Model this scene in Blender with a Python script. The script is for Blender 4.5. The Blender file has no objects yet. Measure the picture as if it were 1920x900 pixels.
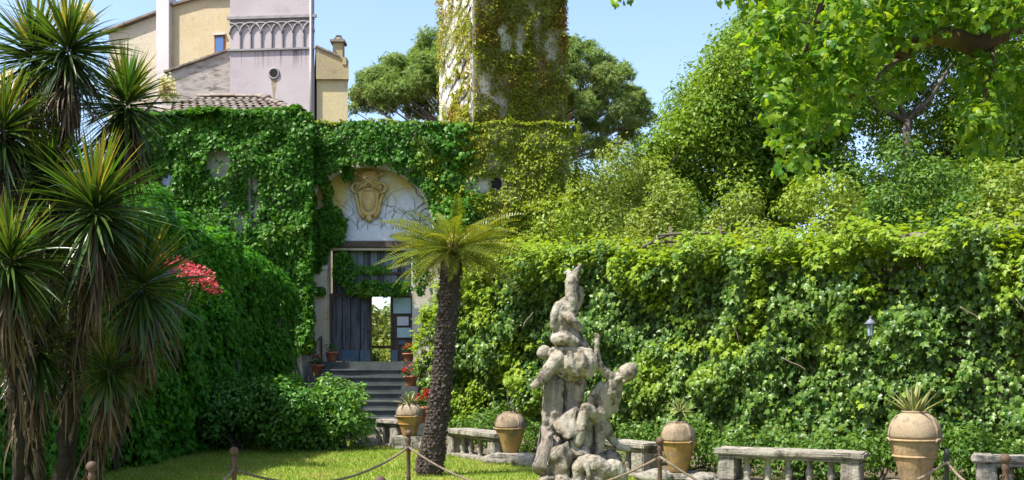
import bpy, bmesh, math, random
import numpy as np
from mathutils import Vector, Matrix, noise, Quaternion

R = math.radians
rng = np.random.default_rng(7)
random.seed(7)
scene = bpy.context.scene
COL = scene.collection
F = 1900.0            # focal length in photograph pixels
EYE = 1.6             # eye height
HORIZON = 690.0       # row of the horizon in the photograph

# ------------------------------------------------------------------ camera
cam_d = bpy.data.cameras.new('camera')
cam = bpy.data.objects.new('camera', cam_d)
COL.objects.link(cam)
cam.location = (0, 0, EYE)
cam.rotation_euler = (R(90), 0, 0)
cam_d.sensor_width = 36.0
cam_d.lens = F / 1920 * 36
cam_d.shift_y = (HORIZON - 450) / 1920
cam_d.clip_start = 0.1
cam_d.clip_end = 3000
scene.camera = cam

# ------------------------------------------------------------------ sky, sun, exposure
TO_SUN = Vector((-0.54, -0.28, 1.0)).normalized()
world = bpy.data.worlds.new('World')
scene.world = world
world.use_nodes = True
wn = world.node_tree
sky = wn.nodes.new('ShaderNodeTexSky')
sky.sky_type = 'NISHITA'
sky.sun_disc = False
sky.sun_elevation = math.asin(TO_SUN.z)
sky.sun_rotation = math.atan2(TO_SUN.x, TO_SUN.y)
sky.altitude = 300
sky.air_density = 1.0
sky.dust_density = 2.2
sky.ozone_density = 1.2
bg = wn.nodes['Background']
bg.inputs['Strength'].default_value = 0.15
wn.links.new(sky.outputs['Color'], bg.inputs['Color'])

sun_d = bpy.data.lights.new('sun', 'SUN')
sun = bpy.data.objects.new('sun', sun_d)
COL.objects.link(sun)
sun_d.energy = 5.0
sun_d.angle = R(0.55)
sun_d.color = (1.0, 0.955, 0.87)
sun.rotation_euler = TO_SUN.to_track_quat('Z', 'Y').to_euler()
sun.location = (-30, 0, 40)

scene.view_settings.view_transform = 'Standard'
scene.view_settings.look = 'None'
scene.view_settings.gamma = 1.0
scene.view_settings.use_curve_mapping = False
scene.view_settings.exposure = 1.15
scene.render.engine = 'CYCLES'
scene.cycles.max_bounces = 7
scene.cycles.diffuse_bounces = 4
scene.cycles.glossy_bounces = 2
scene.cycles.transmission_bounces = 5
scene.cycles.transparent_max_bounces = 6
scene.cycles.caustics_reflective = False
scene.cycles.caustics_refractive = False
scene.cycles.use_denoising = True

# ------------------------------------------------------------------ helpers
def at(px, py, Y):
    """the point at depth Y that the photograph shows at pixel (px, py)"""
    return Vector(((px - 960) / F * Y, Y, EYE + (HORIZON - py) / F * Y))

def gx(px, Y): return (px - 960) / F * Y
def gz(py, Y): return EYE + (HORIZON - py) / F * Y

BASE = {}
def tag(o, label=None, cat=None, group=None, kind=None):
    if label: o['label'] = label
    if cat: o['category'] = cat
    if group: o['group'] = group
    if kind: o['kind'] = kind
    return o

def thing(name, loc, label, cat, group=None):
    o = bpy.data.objects.new(name, None)
    COL.objects.link(o)
    o.location = loc
    BASE[o.name] = Vector(loc)
    return tag(o, label, cat, group)

def base_of(o):
    return BASE.get(o.name, Vector((0, 0, 0))) if o is not None else Vector((0, 0, 0))

def link(name, me, parent=None):
    o = bpy.data.objects.new(name, me)
    COL.objects.link(o)
    if parent is not None:
        o.parent = parent
        BASE[o.name] = base_of(parent)
    return o

class MB:
    """collects geometry in world space and links it as one mesh"""
    def __init__(s):
        s.v = []; s.f = []; s.t = []
    def add(s, vs, fs, t=0.5):
        n = len(s.v)
        s.v.extend([tuple(v) for v in vs])
        s.f.extend([tuple(i + n for i in f) for f in fs])
        s.t.extend([t] * len(vs))
    def box(s, lo, hi, m=None):
        (a, b, c), (d, e, f) = lo, hi
        vs = [(a,b,c),(d,b,c),(d,e,c),(a,e,c),(a,b,f),(d,b,f),(d,e,f),(a,e,f)]
        if m is not None: vs = [m @ Vector(v) for v in vs]
        s.add(vs, [(3,2,1,0),(4,5,6,7),(0,1,5,4),(1,2,6,5),(2,3,7,6),(3,0,4,7)])
        return s
    def prism(s, poly, axis_vec, m=None):
        """poly: list of 3-D points; extruded by axis_vec"""
        n = len(poly); ax = Vector(axis_vec)
        a = [Vector(p) for p in poly]; b = [p + ax for p in a]
        vs = a + b
        if m is not None: vs = [m @ v for v in vs]
        fs = [tuple(range(n - 1, -1, -1)), tuple(range(n, 2 * n))]
        fs += [(i, (i + 1) % n, n + (i + 1) % n, n + i) for i in range(n)]
        s.add(vs, fs)
        return s
    def tube(s, pts, radii, seg=8, wob=0.0):
        pts = [Vector(p) for p in pts]
        if not hasattr(radii, '__len__'): radii = [radii] * len(pts)
        vs = []; fs = []
        up = Vector((0, 0, 1))
        prevx = None
        for i, p in enumerate(pts):
            d = (pts[min(i + 1, len(pts) - 1)] - pts[max(i - 1, 0)])
            if d.length < 1e-9: d = Vector((0, 0, 1))
            d.normalize()
            x = d.cross(up) if prevx is None else prevx - d * prevx.dot(d)
            if x.length < 1e-3: x = d.cross(Vector((0, 1, 0)))
            x.normalize(); prevx = x
            y = d.cross(x)
            for k in range(seg):
                a = 2 * math.pi * k / seg
                r = radii[i] * (1 + (wob * noise.noise(p * 5 + Vector((k * 1.7, 0, 0))) if wob else 0))
                vs.append(p + x * math.cos(a) * r + y * math.sin(a) * r)
        for i in range(len(pts) - 1):
            for k in range(seg):
                a = i * seg + k; b = i * seg + (k + 1) % seg
                fs.append((a, b, b + seg, a + seg))
        fs.append(tuple(range(seg - 1, -1, -1)))
        e = (len(pts) - 1) * seg
        fs.append(tuple(range(e, e + seg)))
        s.add(vs, fs)
        return s
    def lathe(s, c, prof, seg=24, wob=0.0, m=None):
        """prof: list of (r, z) from bottom to top"""
        c = Vector(c); vs = []; fs = []
        for r, z in prof:
            for k in range(seg):
                a = 2 * math.pi * k / seg
                rr = r * (1 + (wob * noise.noise(Vector((math.cos(a) * 1.5, math.sin(a) * 1.5, z * 3)) + c) if wob else 0))
                v = Vector((rr * math.cos(a), rr * math.sin(a), z))
                vs.append(c + (m @ v if m is not None else v))
        for i in range(len(prof) - 1):
            for k in range(seg):
                a = i * seg + k; b = i * seg + (k + 1) % seg
                fs.append((a, b, b + seg, a + seg))
        fs.append(tuple(range(seg - 1, -1, -1)))
        e = (len(prof) - 1) * seg
        fs.append(tuple(range(e, e + seg)))
        s.add(vs, fs)
        return s
    def ball(s, c, r, seg=14, rings=9, wob=0.0, wf=2.0, m=None):
        c = Vector(c)
        if not hasattr(r, '__len__'): r = (r, r, r)
        vs = []; fs = []
        for i in range(rings + 1):
            th = math.pi * i / rings
            for k in range(seg):
                a = 2 * math.pi * k / seg
                d = Vector((math.sin(th) * math.cos(a), math.sin(th) * math.sin(a), math.cos(th)))
                w = 1 + (wob * noise.fractal(d * wf + c, 1.0, 2.0, 3) if wob else 0)
                v = Vector((d.x * r[0] * w, d.y * r[1] * w, d.z * r[2] * w))
                vs.append(c + (m @ v if m is not None else v))
        for i in range(rings):
            for k in range(seg):
                a = i * seg + k; b = i * seg + (k + 1) % seg
                fs.append((a, a + seg, b + seg, b))
        s.add(vs, fs)
        return s
    def build(s, name, mat, parent=None, smooth=False, bevel=0.0, rough=None, cuts=0):
        b = base_of(parent)
        me = bpy.data.meshes.new(name)
        me.from_pydata([(v[0] - b.x, v[1] - b.y, v[2] - b.z) for v in s.v], [], s.f)
        if bevel or cuts or rough:
            bm = bmesh.new(); bm.from_mesh(me)
            if bevel:
                bmesh.ops.bevel(bm, geom=bm.edges[:], offset=bevel, segments=2, affect='EDGES', clamp_overlap=True)
            if cuts:
                bmesh.ops.subdivide_edges(bm, edges=bm.edges[:], cuts=cuts, use_grid_fill=True)
            if rough:
                amp, fr = rough
                bmesh.ops.remove_doubles(bm, verts=bm.verts[:], dist=1e-5)
                bm.normal_update()
                for v in bm.verts:
                    q = (v.co + b) * fr
                    v.co += v.normal * amp * noise.fractal(q, 0.9, 2.1, 4)
            bm.to_mesh(me); bm.free()
        me.validate()
        if smooth:
            me.polygons.foreach_set('use_smooth', [True] * len(me.polygons))
        me.materials.append(mat)
        return link(name, me, parent)

def np_mesh(name, V, Fidx, tint, mat, parent=None, smooth=False):
    """V (n,3) world space, Fidx (m,3) triangles, tint (n,)"""
    b = base_of(parent)
    me = bpy.data.meshes.new(name)
    n, m = len(V), len(Fidx)
    me.vertices.add(n)
    me.vertices.foreach_set('co', (V - np.array(b)).astype(np.float32).ravel())
    me.loops.add(m * 3)
    me.loops.foreach_set('vertex_index', Fidx.astype(np.int32).ravel())
    me.polygons.add(m)
    me.polygons.foreach_set('loop_start', np.arange(0, m * 3, 3, dtype=np.int32))
    at_ = me.attributes.new('tint', 'FLOAT', 'POINT')
    at_.data.foreach_set('value', tint.astype(np.float32))
    me.update(calc_edges=True)
    if smooth:
        me.polygons.foreach_set('use_smooth', np.ones(m, dtype=bool))
    me.materials.append(mat)
    return link(name, me, parent)

# ------------------------------------------------------------------ materials
def new_mat(name):
    m = bpy.data.materials.new(name)
    m.use_nodes = True
    nt = m.node_tree
    return m, nt, nt.nodes['Principled BSDF'], nt.nodes['Material Output']

def nd(nt, t, **kw):
    n = nt.nodes.new(t)
    for k, v in kw.items(): setattr(n, k, v)
    return n

def mixc(nt, fac, a, b, mode='MIX'):
    n = nd(nt, 'ShaderNodeMix', data_type='RGBA', blend_type=mode)
    for sock, v in ((n.inputs[0], fac), (n.inputs[6], a), (n.inputs[7], b)):
        if hasattr(v, 'is_linked') or hasattr(v, 'links'): nt.links.new(v, sock)
        elif isinstance(v, (int, float)): sock.default_value = v
        else: sock.default_value = (*v[:3], 1)
    return n.outputs[2]

def math_n(nt, op, a, b=None, c=None, clamp=False):
    n = nd(nt, 'ShaderNodeMath', operation=op, use_clamp=clamp)
    for i, v in enumerate((a, b, c)):
        if v is None: continue
        if isinstance(v, (int, float)): n.inputs[i].default_value = v
        else: nt.links.new(v, n.inputs[i])
    return n.outputs[0]

def noise_n(nt, scale, detail=4, rough=0.55, vec=None, stretch=None):
    n = nd(nt, 'ShaderNodeTexNoise')
    n.inputs['Scale'].default_value = scale
    n.inputs['Detail'].default_value = detail
    n.inputs['Roughness'].default_value = rough
    if vec is None:
        vec = nd(nt, 'ShaderNodeNewGeometry').outputs['Position']
    if stretch:
        mp = nd(nt, 'ShaderNodeMapping')
        mp.inputs['Scale'].default_value = stretch
        nt.links.new(vec, mp.inputs['Vector']); vec = mp.outputs['Vector']
    nt.links.new(vec, n.inputs['Vector'])
    return n.outputs['Fac']

def ramp(nt, fac, lo, hi):
    n = nd(nt, 'ShaderNodeMapRange', clamp=True)
    nt.links.new(fac, n.inputs[0])
    n.inputs[1].default_value = lo; n.inputs[2].default_value = hi
    return n.outputs[0]

def bump(nt, bsdf, h, strength, dist=0.02):
    b = nd(nt, 'ShaderNodeBump')
    b.inputs['Strength'].default_value = strength
    b.inputs['Distance'].default_value = dist
    nt.links.new(h, b.inputs['Height'])
    nt.links.new(b.outputs['Normal'], bsdf.inputs['Normal'])

def surf(name, c1, c2, c3=None, scale=1.5, rough=0.9, bump_s=0.4, bump_scale=14, stretch=None, lo=0.38, hi=0.66, c3lo=0.58, c3hi=0.72, c3scale=5.0, dist=0.02):
    m, nt, b, out = new_mat(name)
    col = mixc(nt, ramp(nt, noise_n(nt, scale, 6, 0.6, stretch=stretch), lo, hi), c1, c2)
    if c3:
        col = mixc(nt, ramp(nt, noise_n(nt, c3scale, 6, 0.65, stretch=stretch), c3lo, c3hi), col, c3)
    fine = noise_n(nt, bump_scale, 6, 0.65)
    col = mixc(nt, 0.35, col, mixc(nt, ramp(nt, fine, 0.3, 0.7), (0.45, 0.45, 0.45), (1, 1, 1)), 'MULTIPLY')
    nt.links.new(col, b.inputs['Base Color'])
    b.inputs['Roughness'].default_value = rough
    b.inputs['Specular IOR Level'].default_value = 0.25
    bump(nt, b, fine, bump_s, dist)
    return m

def leafmat(name, dark, light, new=None, trans=0.35, rough=0.42, nscale=0.6, nlo=0.5, nhi=0.7, tcol=None, spec=0.18):
    m, nt, b, out = new_mat(name)
    a = nd(nt, 'ShaderNodeAttribute', attribute_name='tint')
    col = mixc(nt, a.outputs['Fac'], dark, light)
    if new:
        col = mixc(nt, ramp(nt, noise_n(nt, nscale, 4), nlo, nhi), col, new)
    nt.links.new(col, b.inputs['Base Color'])
    b.inputs['Roughness'].default_value = rough
    b.inputs['Specular IOR Level'].default_value = spec
    t = nd(nt, 'ShaderNodeBsdfTranslucent')
    nt.links.new(mixc(nt, 1.0, col, tcol or (1.7, 1.5, 0.5), 'MULTIPLY'), t.inputs['Color'])
    mx = nd(nt, 'ShaderNodeMixShader')
    mx.inputs[0].default_value = trans
    nt.links.new(b.outputs[0], mx.inputs[1]); nt.links.new(t.outputs[0], mx.inputs[2])
    nt.links.new(mx.outputs[0], out.inputs['Surface'])
    return m

M = {}
M['plaster'] = surf('old_white_plaster', (0.55, 0.53, 0.50), (0.66, 0.63, 0.57), (0.38, 0.33, 0.24), scale=1.2, c3scale=1.6, c3lo=0.54, c3hi=0.72)
def tympanum():
    m, nt, b, out = new_mat('tympanum_plaster')
    pos = nd(nt, 'ShaderNodeNewGeometry').outputs['Position']
    sx = nd(nt, 'ShaderNodeSeparateXYZ'); nt.links.new(pos, sx.inputs[0])
    h = math_n(nt, 'ADD', ramp(nt, sx.outputs['Z'], 5.4, 7.0), math_n(nt, 'MULTIPLY', math_n(nt, 'SUBTRACT', noise_n(nt, 1.1, 5), .5), 1.6))
    h = math_n(nt, 'ADD', h, math_n(nt, 'MULTIPLY', ramp(nt, sx.outputs['X'], -4.0, -5.3), .45))
    col = mixc(nt, ramp(nt, h, .3, .8), (0.55, 0.58, 0.62), (0.52, 0.41, 0.12))
    fine = noise_n(nt, 14, 6, .65)
    col = mixc(nt, .35, col, mixc(nt, ramp(nt, fine, .3, .7), (.5, .5, .5), (1, 1, 1)), 'MULTIPLY')
    nt.links.new(col, b.inputs['Base Color']); b.inputs['Roughness'].default_value = .9
    bump(nt, b, fine, .4)
    return m
M['tympanum'] = tympanum()
M['pilaster'] = surf('jamb_plaster', (0.60, 0.57, 0.53), (0.50, 0.42, 0.28), (0.32, 0.25, 0.15), scale=1.1, c3scale=2.2)
M['yellow'] = surf('yellow_plaster', (0.47, 0.37, 0.215), (0.53, 0.44, 0.285), (0.38, 0.32, 0.245), scale=0.6)
M['cream'] = surf('cream_plaster', (0.54, 0.46, 0.34), (0.50, 0.43, 0.34), (0.40, 0.35, 0.30), scale=0.5)
M['ochre'] = surf('ochre_plaster', (0.55, 0.45, 0.24), (0.48, 0.42, 0.27), (0.34, 0.30, 0.22), scale=0.7, c3scale=1.5)
M['ochre_old'] = surf('weathered_ochre_plaster', (0.42, 0.33, 0.16), (0.33, 0.27, 0.17), (0.22, 0.18, 0.12), scale=0.8, c3scale=2.0)
M['white_pier'] = surf('pale_pier_plaster', (0.62, 0.57, 0.57), (0.56, 0.51, 0.50), None, scale=0.5)
M['rubble'] = surf('grey_rubble', (0.42, 0.38, 0.34), (0.30, 0.27, 0.24), (0.15, 0.13, 0.11), scale=1.2, c3scale=2.4, stretch=(1, 1, 2.6), c3lo=0.5, c3hi=0.66, bump_s=0.8)
M['stone'] = surf('weathered_stone', (0.25, 0.23, 0.195), (0.34, 0.31, 0.25), (0.085, 0.078, 0.062), scale=3.0, c3scale=6.0, c3lo=0.49, c3hi=0.66, bump_s=0.9, bump_scale=30)
M['statue'] = surf('lichened_statue_stone', (0.36, 0.33, 0.275), (0.21, 0.175, 0.125), (0.055, 0.044, 0.034), scale=4.5, c3scale=7.5, c3lo=0.50, c3hi=0.64, bump_s=0.8, bump_scale=38)
def streaky(m, col=(0.075, 0.06, 0.045)):
    nt = m.node_tree; b = nt.nodes['Principled BSDF']
    src = b.inputs['Base Color'].links[0].from_socket
    st = ramp(nt, noise_n(nt, 1.0, 5, .6, stretch=(14, 14, 1.6)), .52, .70)
    c_ = mixc(nt, math_n(nt, 'MULTIPLY', st, .75), src, col)
    pale = ramp(nt, noise_n(nt, 9, 5, .7), .60, .70)
    c_ = mixc(nt, math_n(nt, 'MULTIPLY', pale, .5), c_, (0.36, 0.355, 0.32))
    nt.links.new(c_, b.inputs['Base Color'])
streaky(M['statue'], (0.05, 0.042, 0.034)); streaky(M['stone'])
STREAK = streaky
M['statue_brown'] = surf('brown_statue_rock', (0.21, 0.175, 0.13), (0.30, 0.275, 0.235), (0.06, 0.05, 0.04), scale=3.4, c3scale=7, c3lo=0.5, c3hi=0.66, bump_s=1.0, bump_scale=26)
streaky(M['statue_brown'])
M['trunk_stone'] = surf('dark_stone_stump', (0.17, 0.145, 0.12), (0.26, 0.225, 0.19), (0.07, 0.06, 0.05), scale=3, stretch=(3, 3, .8), c3scale=6, bump_s=1.0)
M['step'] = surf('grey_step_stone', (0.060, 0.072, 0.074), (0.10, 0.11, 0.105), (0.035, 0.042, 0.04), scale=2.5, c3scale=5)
M['tile'] = surf('old_roof_tile', (0.20, 0.155, 0.125), (0.28, 0.235, 0.195), (0.105, 0.095, 0.082), scale=2.0, c3scale=4.5, c3lo=.5, c3hi=.65)
M['crest'] = surf('carved_ochre_stucco', (0.46, 0.32, 0.10), (0.52, 0.40, 0.20), (0.24, 0.14, 0.05), scale=3.5, c3scale=6.0, c3lo=0.55)
M['wood'] = surf('weathered_blue_grey_wood', (0.085, 0.10, 0.125), (0.15, 0.15, 0.155), (0.03, 0.028, 0.028), scale=2.2, stretch=(9, 9, 0.7), c3scale=1.6, c3lo=.48, c3hi=.66, bump_scale=40)
M['wood_dark'] = surf('dark_beam_wood', (0.07, 0.055, 0.045), (0.12, 0.09, 0.065), None, scale=2.0, stretch=(0.8, 4, 8))
M['wood_pale'] = surf('bleached_blue_panel', (0.22, 0.26, 0.28), (0.17, 0.20, 0.22), (0.16, 0.17, 0.17), scale=1.6, stretch=(6, 6, 0.9), c3scale=2.2)
M['rust'] = surf('rusty_iron', (0.075, 0.042, 0.03), (0.115, 0.07, 0.05), (0.035, 0.02, 0.016), scale=12, c3scale=22, rough=0.75, bump_scale=60, dist=0.004)
M['black_iron'] = surf('black_iron', (0.02, 0.02, 0.022), (0.035, 0.035, 0.035), None, scale=10, rough=0.5, bump_scale=60, dist=0.003)
M['lamp_iron'] = surf('grey_lamp_iron', (0.12, 0.13, 0.16), (0.16, 0.17, 0.2), None, scale=12, rough=0.5, bump_scale=60, dist=0.003)
M['rope'] = surf('grey_rope', (0.22, 0.17, 0.125), (0.14, 0.105, 0.08), None, scale=30, bump_scale=90, dist=0.006, bump_s=0.8)
M['bark'] = surf('grey_brown_bark', (0.08, 0.064, 0.05), (0.125, 0.105, 0.082), (0.04, 0.03, 0.025), scale=5, stretch=(3, 3, 0.7), c3scale=9, bump_s=1.0, bump_scale=22)
M['bark_plane'] = surf('plane_bark', (0.085, 0.062, 0.036), (0.14, 0.105, 0.06), (0.035, 0.025, 0.015), scale=6, c3scale=5, bump_s=0.9, bump_scale=20)
M['bark_pine'] = surf('pine_bark', (0.17, 0.13, 0.115), (0.24, 0.19, 0.17), None, scale=3)
M['bark_cord'] = surf('cordyline_bark', (0.018, 0.014, 0.010), (0.040, 0.031, 0.02), (0.012, 0.009, 0.006), scale=8, stretch=(1, 1, 3), c3scale=12, bump_s=1.0, bump_scale=40)
M['bark_cycad'] = surf('cycad_bark', (0.055, 0.042, 0.036), (0.10, 0.08, 0.066), (0.025, 0.02, 0.018), scale=14, c3scale=20, bump_s=1.0, bump_scale=45)
M['twig'] = surf('dry_twig', (0.22, 0.17, 0.12), (0.30, 0.24, 0.17), None, scale=8)
M['soil'] = surf('leafy_soil', (0.085, 0.065, 0.04), (0.13, 0.10, 0.06), (0.05, 0.06, 0.02), scale=2, c3scale=6)
M['dark_wall'] = surf('gap_shade_rubble_wall', (0.075, 0.065, 0.05), (0.11, 0.098, 0.078), (0.04, 0.038, 0.03), scale=1.5, c3scale=3, bump_s=0.9)  # rubble colour darkened so gaps between the leaves read as deep shade
M['red'] = leafmat('red_petals', (0.30, 0.012, 0.014), (0.42, 0.03, 0.03), None, 0.3, tcol=(1.2, 0.6, 0.6))
M['pink'] = leafmat('pink_petals', (0.48, 0.03, 0.05), (0.58, 0.16, 0.18), None, 0.35, tcol=(1.1, .7, .7))
M['plume'] = leafmat('cream_plume', (0.62, 0.55, 0.30), (0.75, 0.70, 0.48), None, 0.4, tcol=(1.1, 1, .8))
M['terracotta'] = surf('weathered_terracotta', (0.33, 0.21, 0.10), (0.40, 0.28, 0.15), (0.19, 0.15, 0.10), scale=3.4, c3scale=4.0, c3lo=.46, c3hi=.7, bump_scale=26)
M['terracotta_gold'] = surf('golden_terracotta', (0.38, 0.21, 0.05), (0.34, 0.23, 0.09), (0.15, 0.12, 0.07), scale=3.2, c3scale=4.5, c3lo=.47, c3hi=.7, bump_scale=26)
M['jar_grey'] = surf('greyed_terracotta', (0.26, 0.19, 0.115), (0.33, 0.26, 0.18), (0.15, 0.12, 0.085), scale=3.5, c3scale=7, c3lo=.5, c3hi=.68, bump_scale=30)
M['jar_cap'] = surf('lichened_jar_shoulder', (0.24, 0.175, 0.11), (0.31, 0.25, 0.18), (0.10, 0.08, 0.06), scale=4, c3scale=9, c3lo=.5, c3hi=.66, bump_scale=30)
STREAK(M['terracotta'], (0.13, 0.09, 0.055)); STREAK(M['terracotta_gold'], (0.12, 0.08, 0.04)); STREAK(M['jar_cap'], (0.06, 0.05, 0.035))
M['pot'] = surf('flower_pot_clay', (0.30, 0.11, 0.06), (0.36, 0.15, 0.08), None, scale=6)
M['paper_blue'] = surf('pale_blue_notice', (0.36, 0.52, 0.58), (0.42, 0.56, 0.60), None, scale=3, rough=0.5, bump_s=0.05)
M['paper'] = surf('white_notice', (0.55, 0.58, 0.66), (0.62, 0.62, 0.66), None, scale=9, rough=0.5, bump_s=0.05)
M['blue_paint'] = surf('faded_blue_paint', (0.08, 0.13, 0.19), (0.13, 0.17, 0.21), None, scale=4)
M['frame_red'] = surf('red_brown_window_frame', (0.18, 0.05, 0.03), (0.22, 0.07, 0.04), None, scale=6)
M['black'] = surf('hole_shade_black', (0.012, 0.012, 0.012), (0.02, 0.02, 0.02), None, scale=6)  # near-black stands in for the shade inside the openings
M['grey_trim'] = surf('grey_moulding', (0.25, 0.24, 0.24), (0.33, 0.31, 0.31), (0.17, 0.16, 0.16), scale=3)

def glass_mat(name, col, rough=0.08):
    m, nt, b, out = new_mat(name)
    b.inputs['Base Color'].default_value = (*col, 1)
    b.inputs['Roughness'].default_value = rough
    b.inputs['Specular IOR Level'].default_value = 0.9
    return m
M['pane'] = glass_mat('blue_window_pane', (0.05, 0.11, 0.28))
M['lamp_glass'] = glass_mat('lamp_glass', (0.30, 0.42, 0.46), 0.15)

# lavender plaster with rain streaks under the string course and a rust stain under the round opening
TOW_Y = 36.0
def lavender():
    m, nt, b, out = new_mat('lavender_plaster')
    pos = nd(nt, 'ShaderNodeNewGeometry').outputs['Position']
    sx = nd(nt, 'ShaderNodeSeparateXYZ'); nt.links.new(pos, sx.inputs[0])
    col = mixc(nt, ramp(nt, noise_n(nt, 0.5, 6, 0.6), 0.35, 0.65), (0.36, 0.31, 0.32), (0.42, 0.37, 0.37))
    col = mixc(nt, ramp(nt, noise_n(nt, 1.6, 6, 0.7), 0.55, 0.75), col, (0.31, 0.26, 0.26))
    zs = gz(92, TOW_Y)
    below = math_n(nt, 'SUBTRACT', zs, sx.outputs['Z'])
    fade = math_n(nt, 'SUBTRACT', 1.0, math_n(nt, 'DIVIDE', below, 0.75), clamp=True)
    pos_m = math_n(nt, 'GREATER_THAN', below, 0.0)
    st = ramp(nt, noise_n(nt, 1.0, 2, 0.5, stretch=(9, 9, 0.12)), 0.54, 0.62)
    mask = math_n(nt, 'MULTIPLY', math_n(nt, 'MULTIPLY', fade, pos_m), st)
    col = mixc(nt, mask, col, (0.13, 0.11, 0.11))
    hx, hz = gx(514, TOW_Y), gz(145, TOW_Y)
    dz = math_n(nt, 'SUBTRACT', hz, sx.outputs['Z'])
    w = math_n(nt, 'SUBTRACT', 0.13, math_n(nt, 'MULTIPLY', dz, 0.145))
    dx = math_n(nt, 'ABSOLUTE', math_n(nt, 'SUBTRACT', sx.outputs['X'], hx))
    tri = math_n(nt, 'MULTIPLY', math_n(nt, 'LESS_THAN', dx, w), math_n(nt, 'GREATER_THAN', dz, 0.0))
    tri = math_n(nt, 'MULTIPLY', tri, ramp(nt, noise_n(nt, 6, 3), 0.25, 0.5))
    col = mixc(nt, math_n(nt, 'MULTIPLY', tri, 0.85), col, (0.22, 0.17, 0.07))
    fine = noise_n(nt, 12, 6, 0.65)
    nt.links.new(col, b.inputs['Base Color'])
    b.inputs['Roughness'].default_value = 0.92
    bump(nt, b, fine, 0.3)
    return m
M['lavender'] = lavender()

# leaves: (tint 0, tint 1, patches of young growth)
M['creeper'] = leafmat('creeper_leaf', (0.032, 0.092, 0.012), (0.165, 0.265, 0.045), (0.20, 0.30, 0.02), trans=0.36, nscale=0.55, nlo=0.56, nhi=0.70, rough=0.36, spec=.3)
M['creeper_young'] = leafmat('young_creeper_leaf', (0.13, 0.23, 0.012), (0.25, 0.34, 0.025), None, trans=0.42, rough=0.42)
M['hedge'] = leafmat('hedge_leaf', (0.022, 0.115, 0.008), (0.085, 0.25, 0.018), None, trans=0.40, rough=0.4)
M['ivy_dark'] = leafmat('dark_ivy_leaf', (0.020, 0.090, 0.004), (0.070, 0.19, 0.010), (0.12, 0.21, 0.012), trans=0.34, nscale=0.7, nlo=.58, nhi=.72)
M['ivy_fine'] = leafmat('fine_ivy_leaf', (0.12, 0.185, 0.010), (0.25, 0.30, 0.022), (0.26, 0.20, 0.02), trans=0.34, nscale=0.55, nlo=0.55, nhi=0.75)
M['ivy_rust'] = leafmat('rusty_ivy_leaf', (0.14, 0.19, 0.016), (0.27, 0.285, 0.035), (0.25, 0.135, 0.025), trans=0.38, nscale=0.9, nlo=0.50, nhi=0.72)
M['plane'] = leafmat('plane_leaf', (0.055, 0.155, 0.012), (0.24, 0.36, 0.035), None, trans=0.50, spec=.3, rough=0.4)
M['chestnut'] = leafmat('dark_tree_leaf', (0.055, 0.14, 0.014), (0.17, 0.27, 0.03), (0.20, 0.30, 0.025), trans=0.32, nscale=0.35)
M['bush_pale'] = leafmat('pale_bush_leaf', (0.12, 0.18, 0.025), (0.22, 0.28, 0.05), (0.20, 0.30, 0.02), trans=0.32, nscale=0.4)
M['bush_mid'] = leafmat('mid_bush_leaf', (0.04, 0.10, 0.014), (0.11, 0.20, 0.028), None, trans=0.32)
M['bush_gloss'] = leafmat('glossy_bush_leaf', (0.028, 0.10, 0.012), (0.09, 0.215, 0.03), None, trans=0.28, rough=0.32)
M['hydrangea'] = leafmat('hydrangea_leaf', (0.05, 0.15, 0.02), (0.17, 0.31, 0.06), None, trans=0.3, rough=0.4)
M['box_dome'] = leafmat('clipped_box_leaf', (0.045, 0.17, 0.012), (0.12, 0.29, 0.02), None, trans=0.3)
M['pine'] = leafmat('pine_needles', (0.12, 0.215, 0.05), (0.25, 0.345, 0.10), (0.25, 0.30, 0.11), trans=0.28, nscale=0.25, rough=0.5)
M['far_wood'] = leafmat('far_wood_leaf', (0.07, 0.11, 0.02), (0.14, 0.17, 0.035), None, trans=0.3)
M['cord_green'] = leafmat('cordyline_leaf', (0.014, 0.040, 0.008), (0.058, 0.105, 0.020), None, trans=0.26, rough=0.32, spec=0.5)
M['cord_tip'] = leafmat('young_cordyline_leaf', (0.05, 0.13, 0.018), (0.20, 0.17, 0.04), None, trans=0.38, rough=0.33)
M['cord_dead'] = leafmat('dead_cordyline_leaf', (0.035, 0.024, 0.014), (0.16, 0.115, 0.068), None, trans=0.2, rough=0.6, tcol=(1, .9, .7))
M['cycad'] = leafmat('cycad_leaflet', (0.085, 0.135, 0.016), (0.19, 0.215, 0.03), None, trans=0.40, rough=0.33, tcol=(1.5, 1.3, 0.4))
M['cycad_dry'] = leafmat('dry_cycad_leaflet', (0.30, 0.24, 0.14), (0.42, 0.36, 0.24), None, trans=0.3, tcol=(1, .9, .7))
M['agave'] = leafmat('variegated_agave_leaf', (0.08, 0.145, 0.045), (0.46, 0.43, 0.16), None, trans=0.15, rough=0.45)
M['grass'] = leafmat('lawn_grass', (0.10, 0.19, 0.02), (0.22, 0.31, 0.045), (0.32, 0.29, 0.10), trans=0.35, rough=0.5, nscale=1.3, nlo=.48, nhi=.74)
M['lawn'] = surf('lawn_ground', (0.17, 0.22, 0.025), (0.23, 0.27, 0.04), (0.27, 0.25, 0.08), scale=0.9, c3scale=1.6, bump_scale=60)

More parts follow.
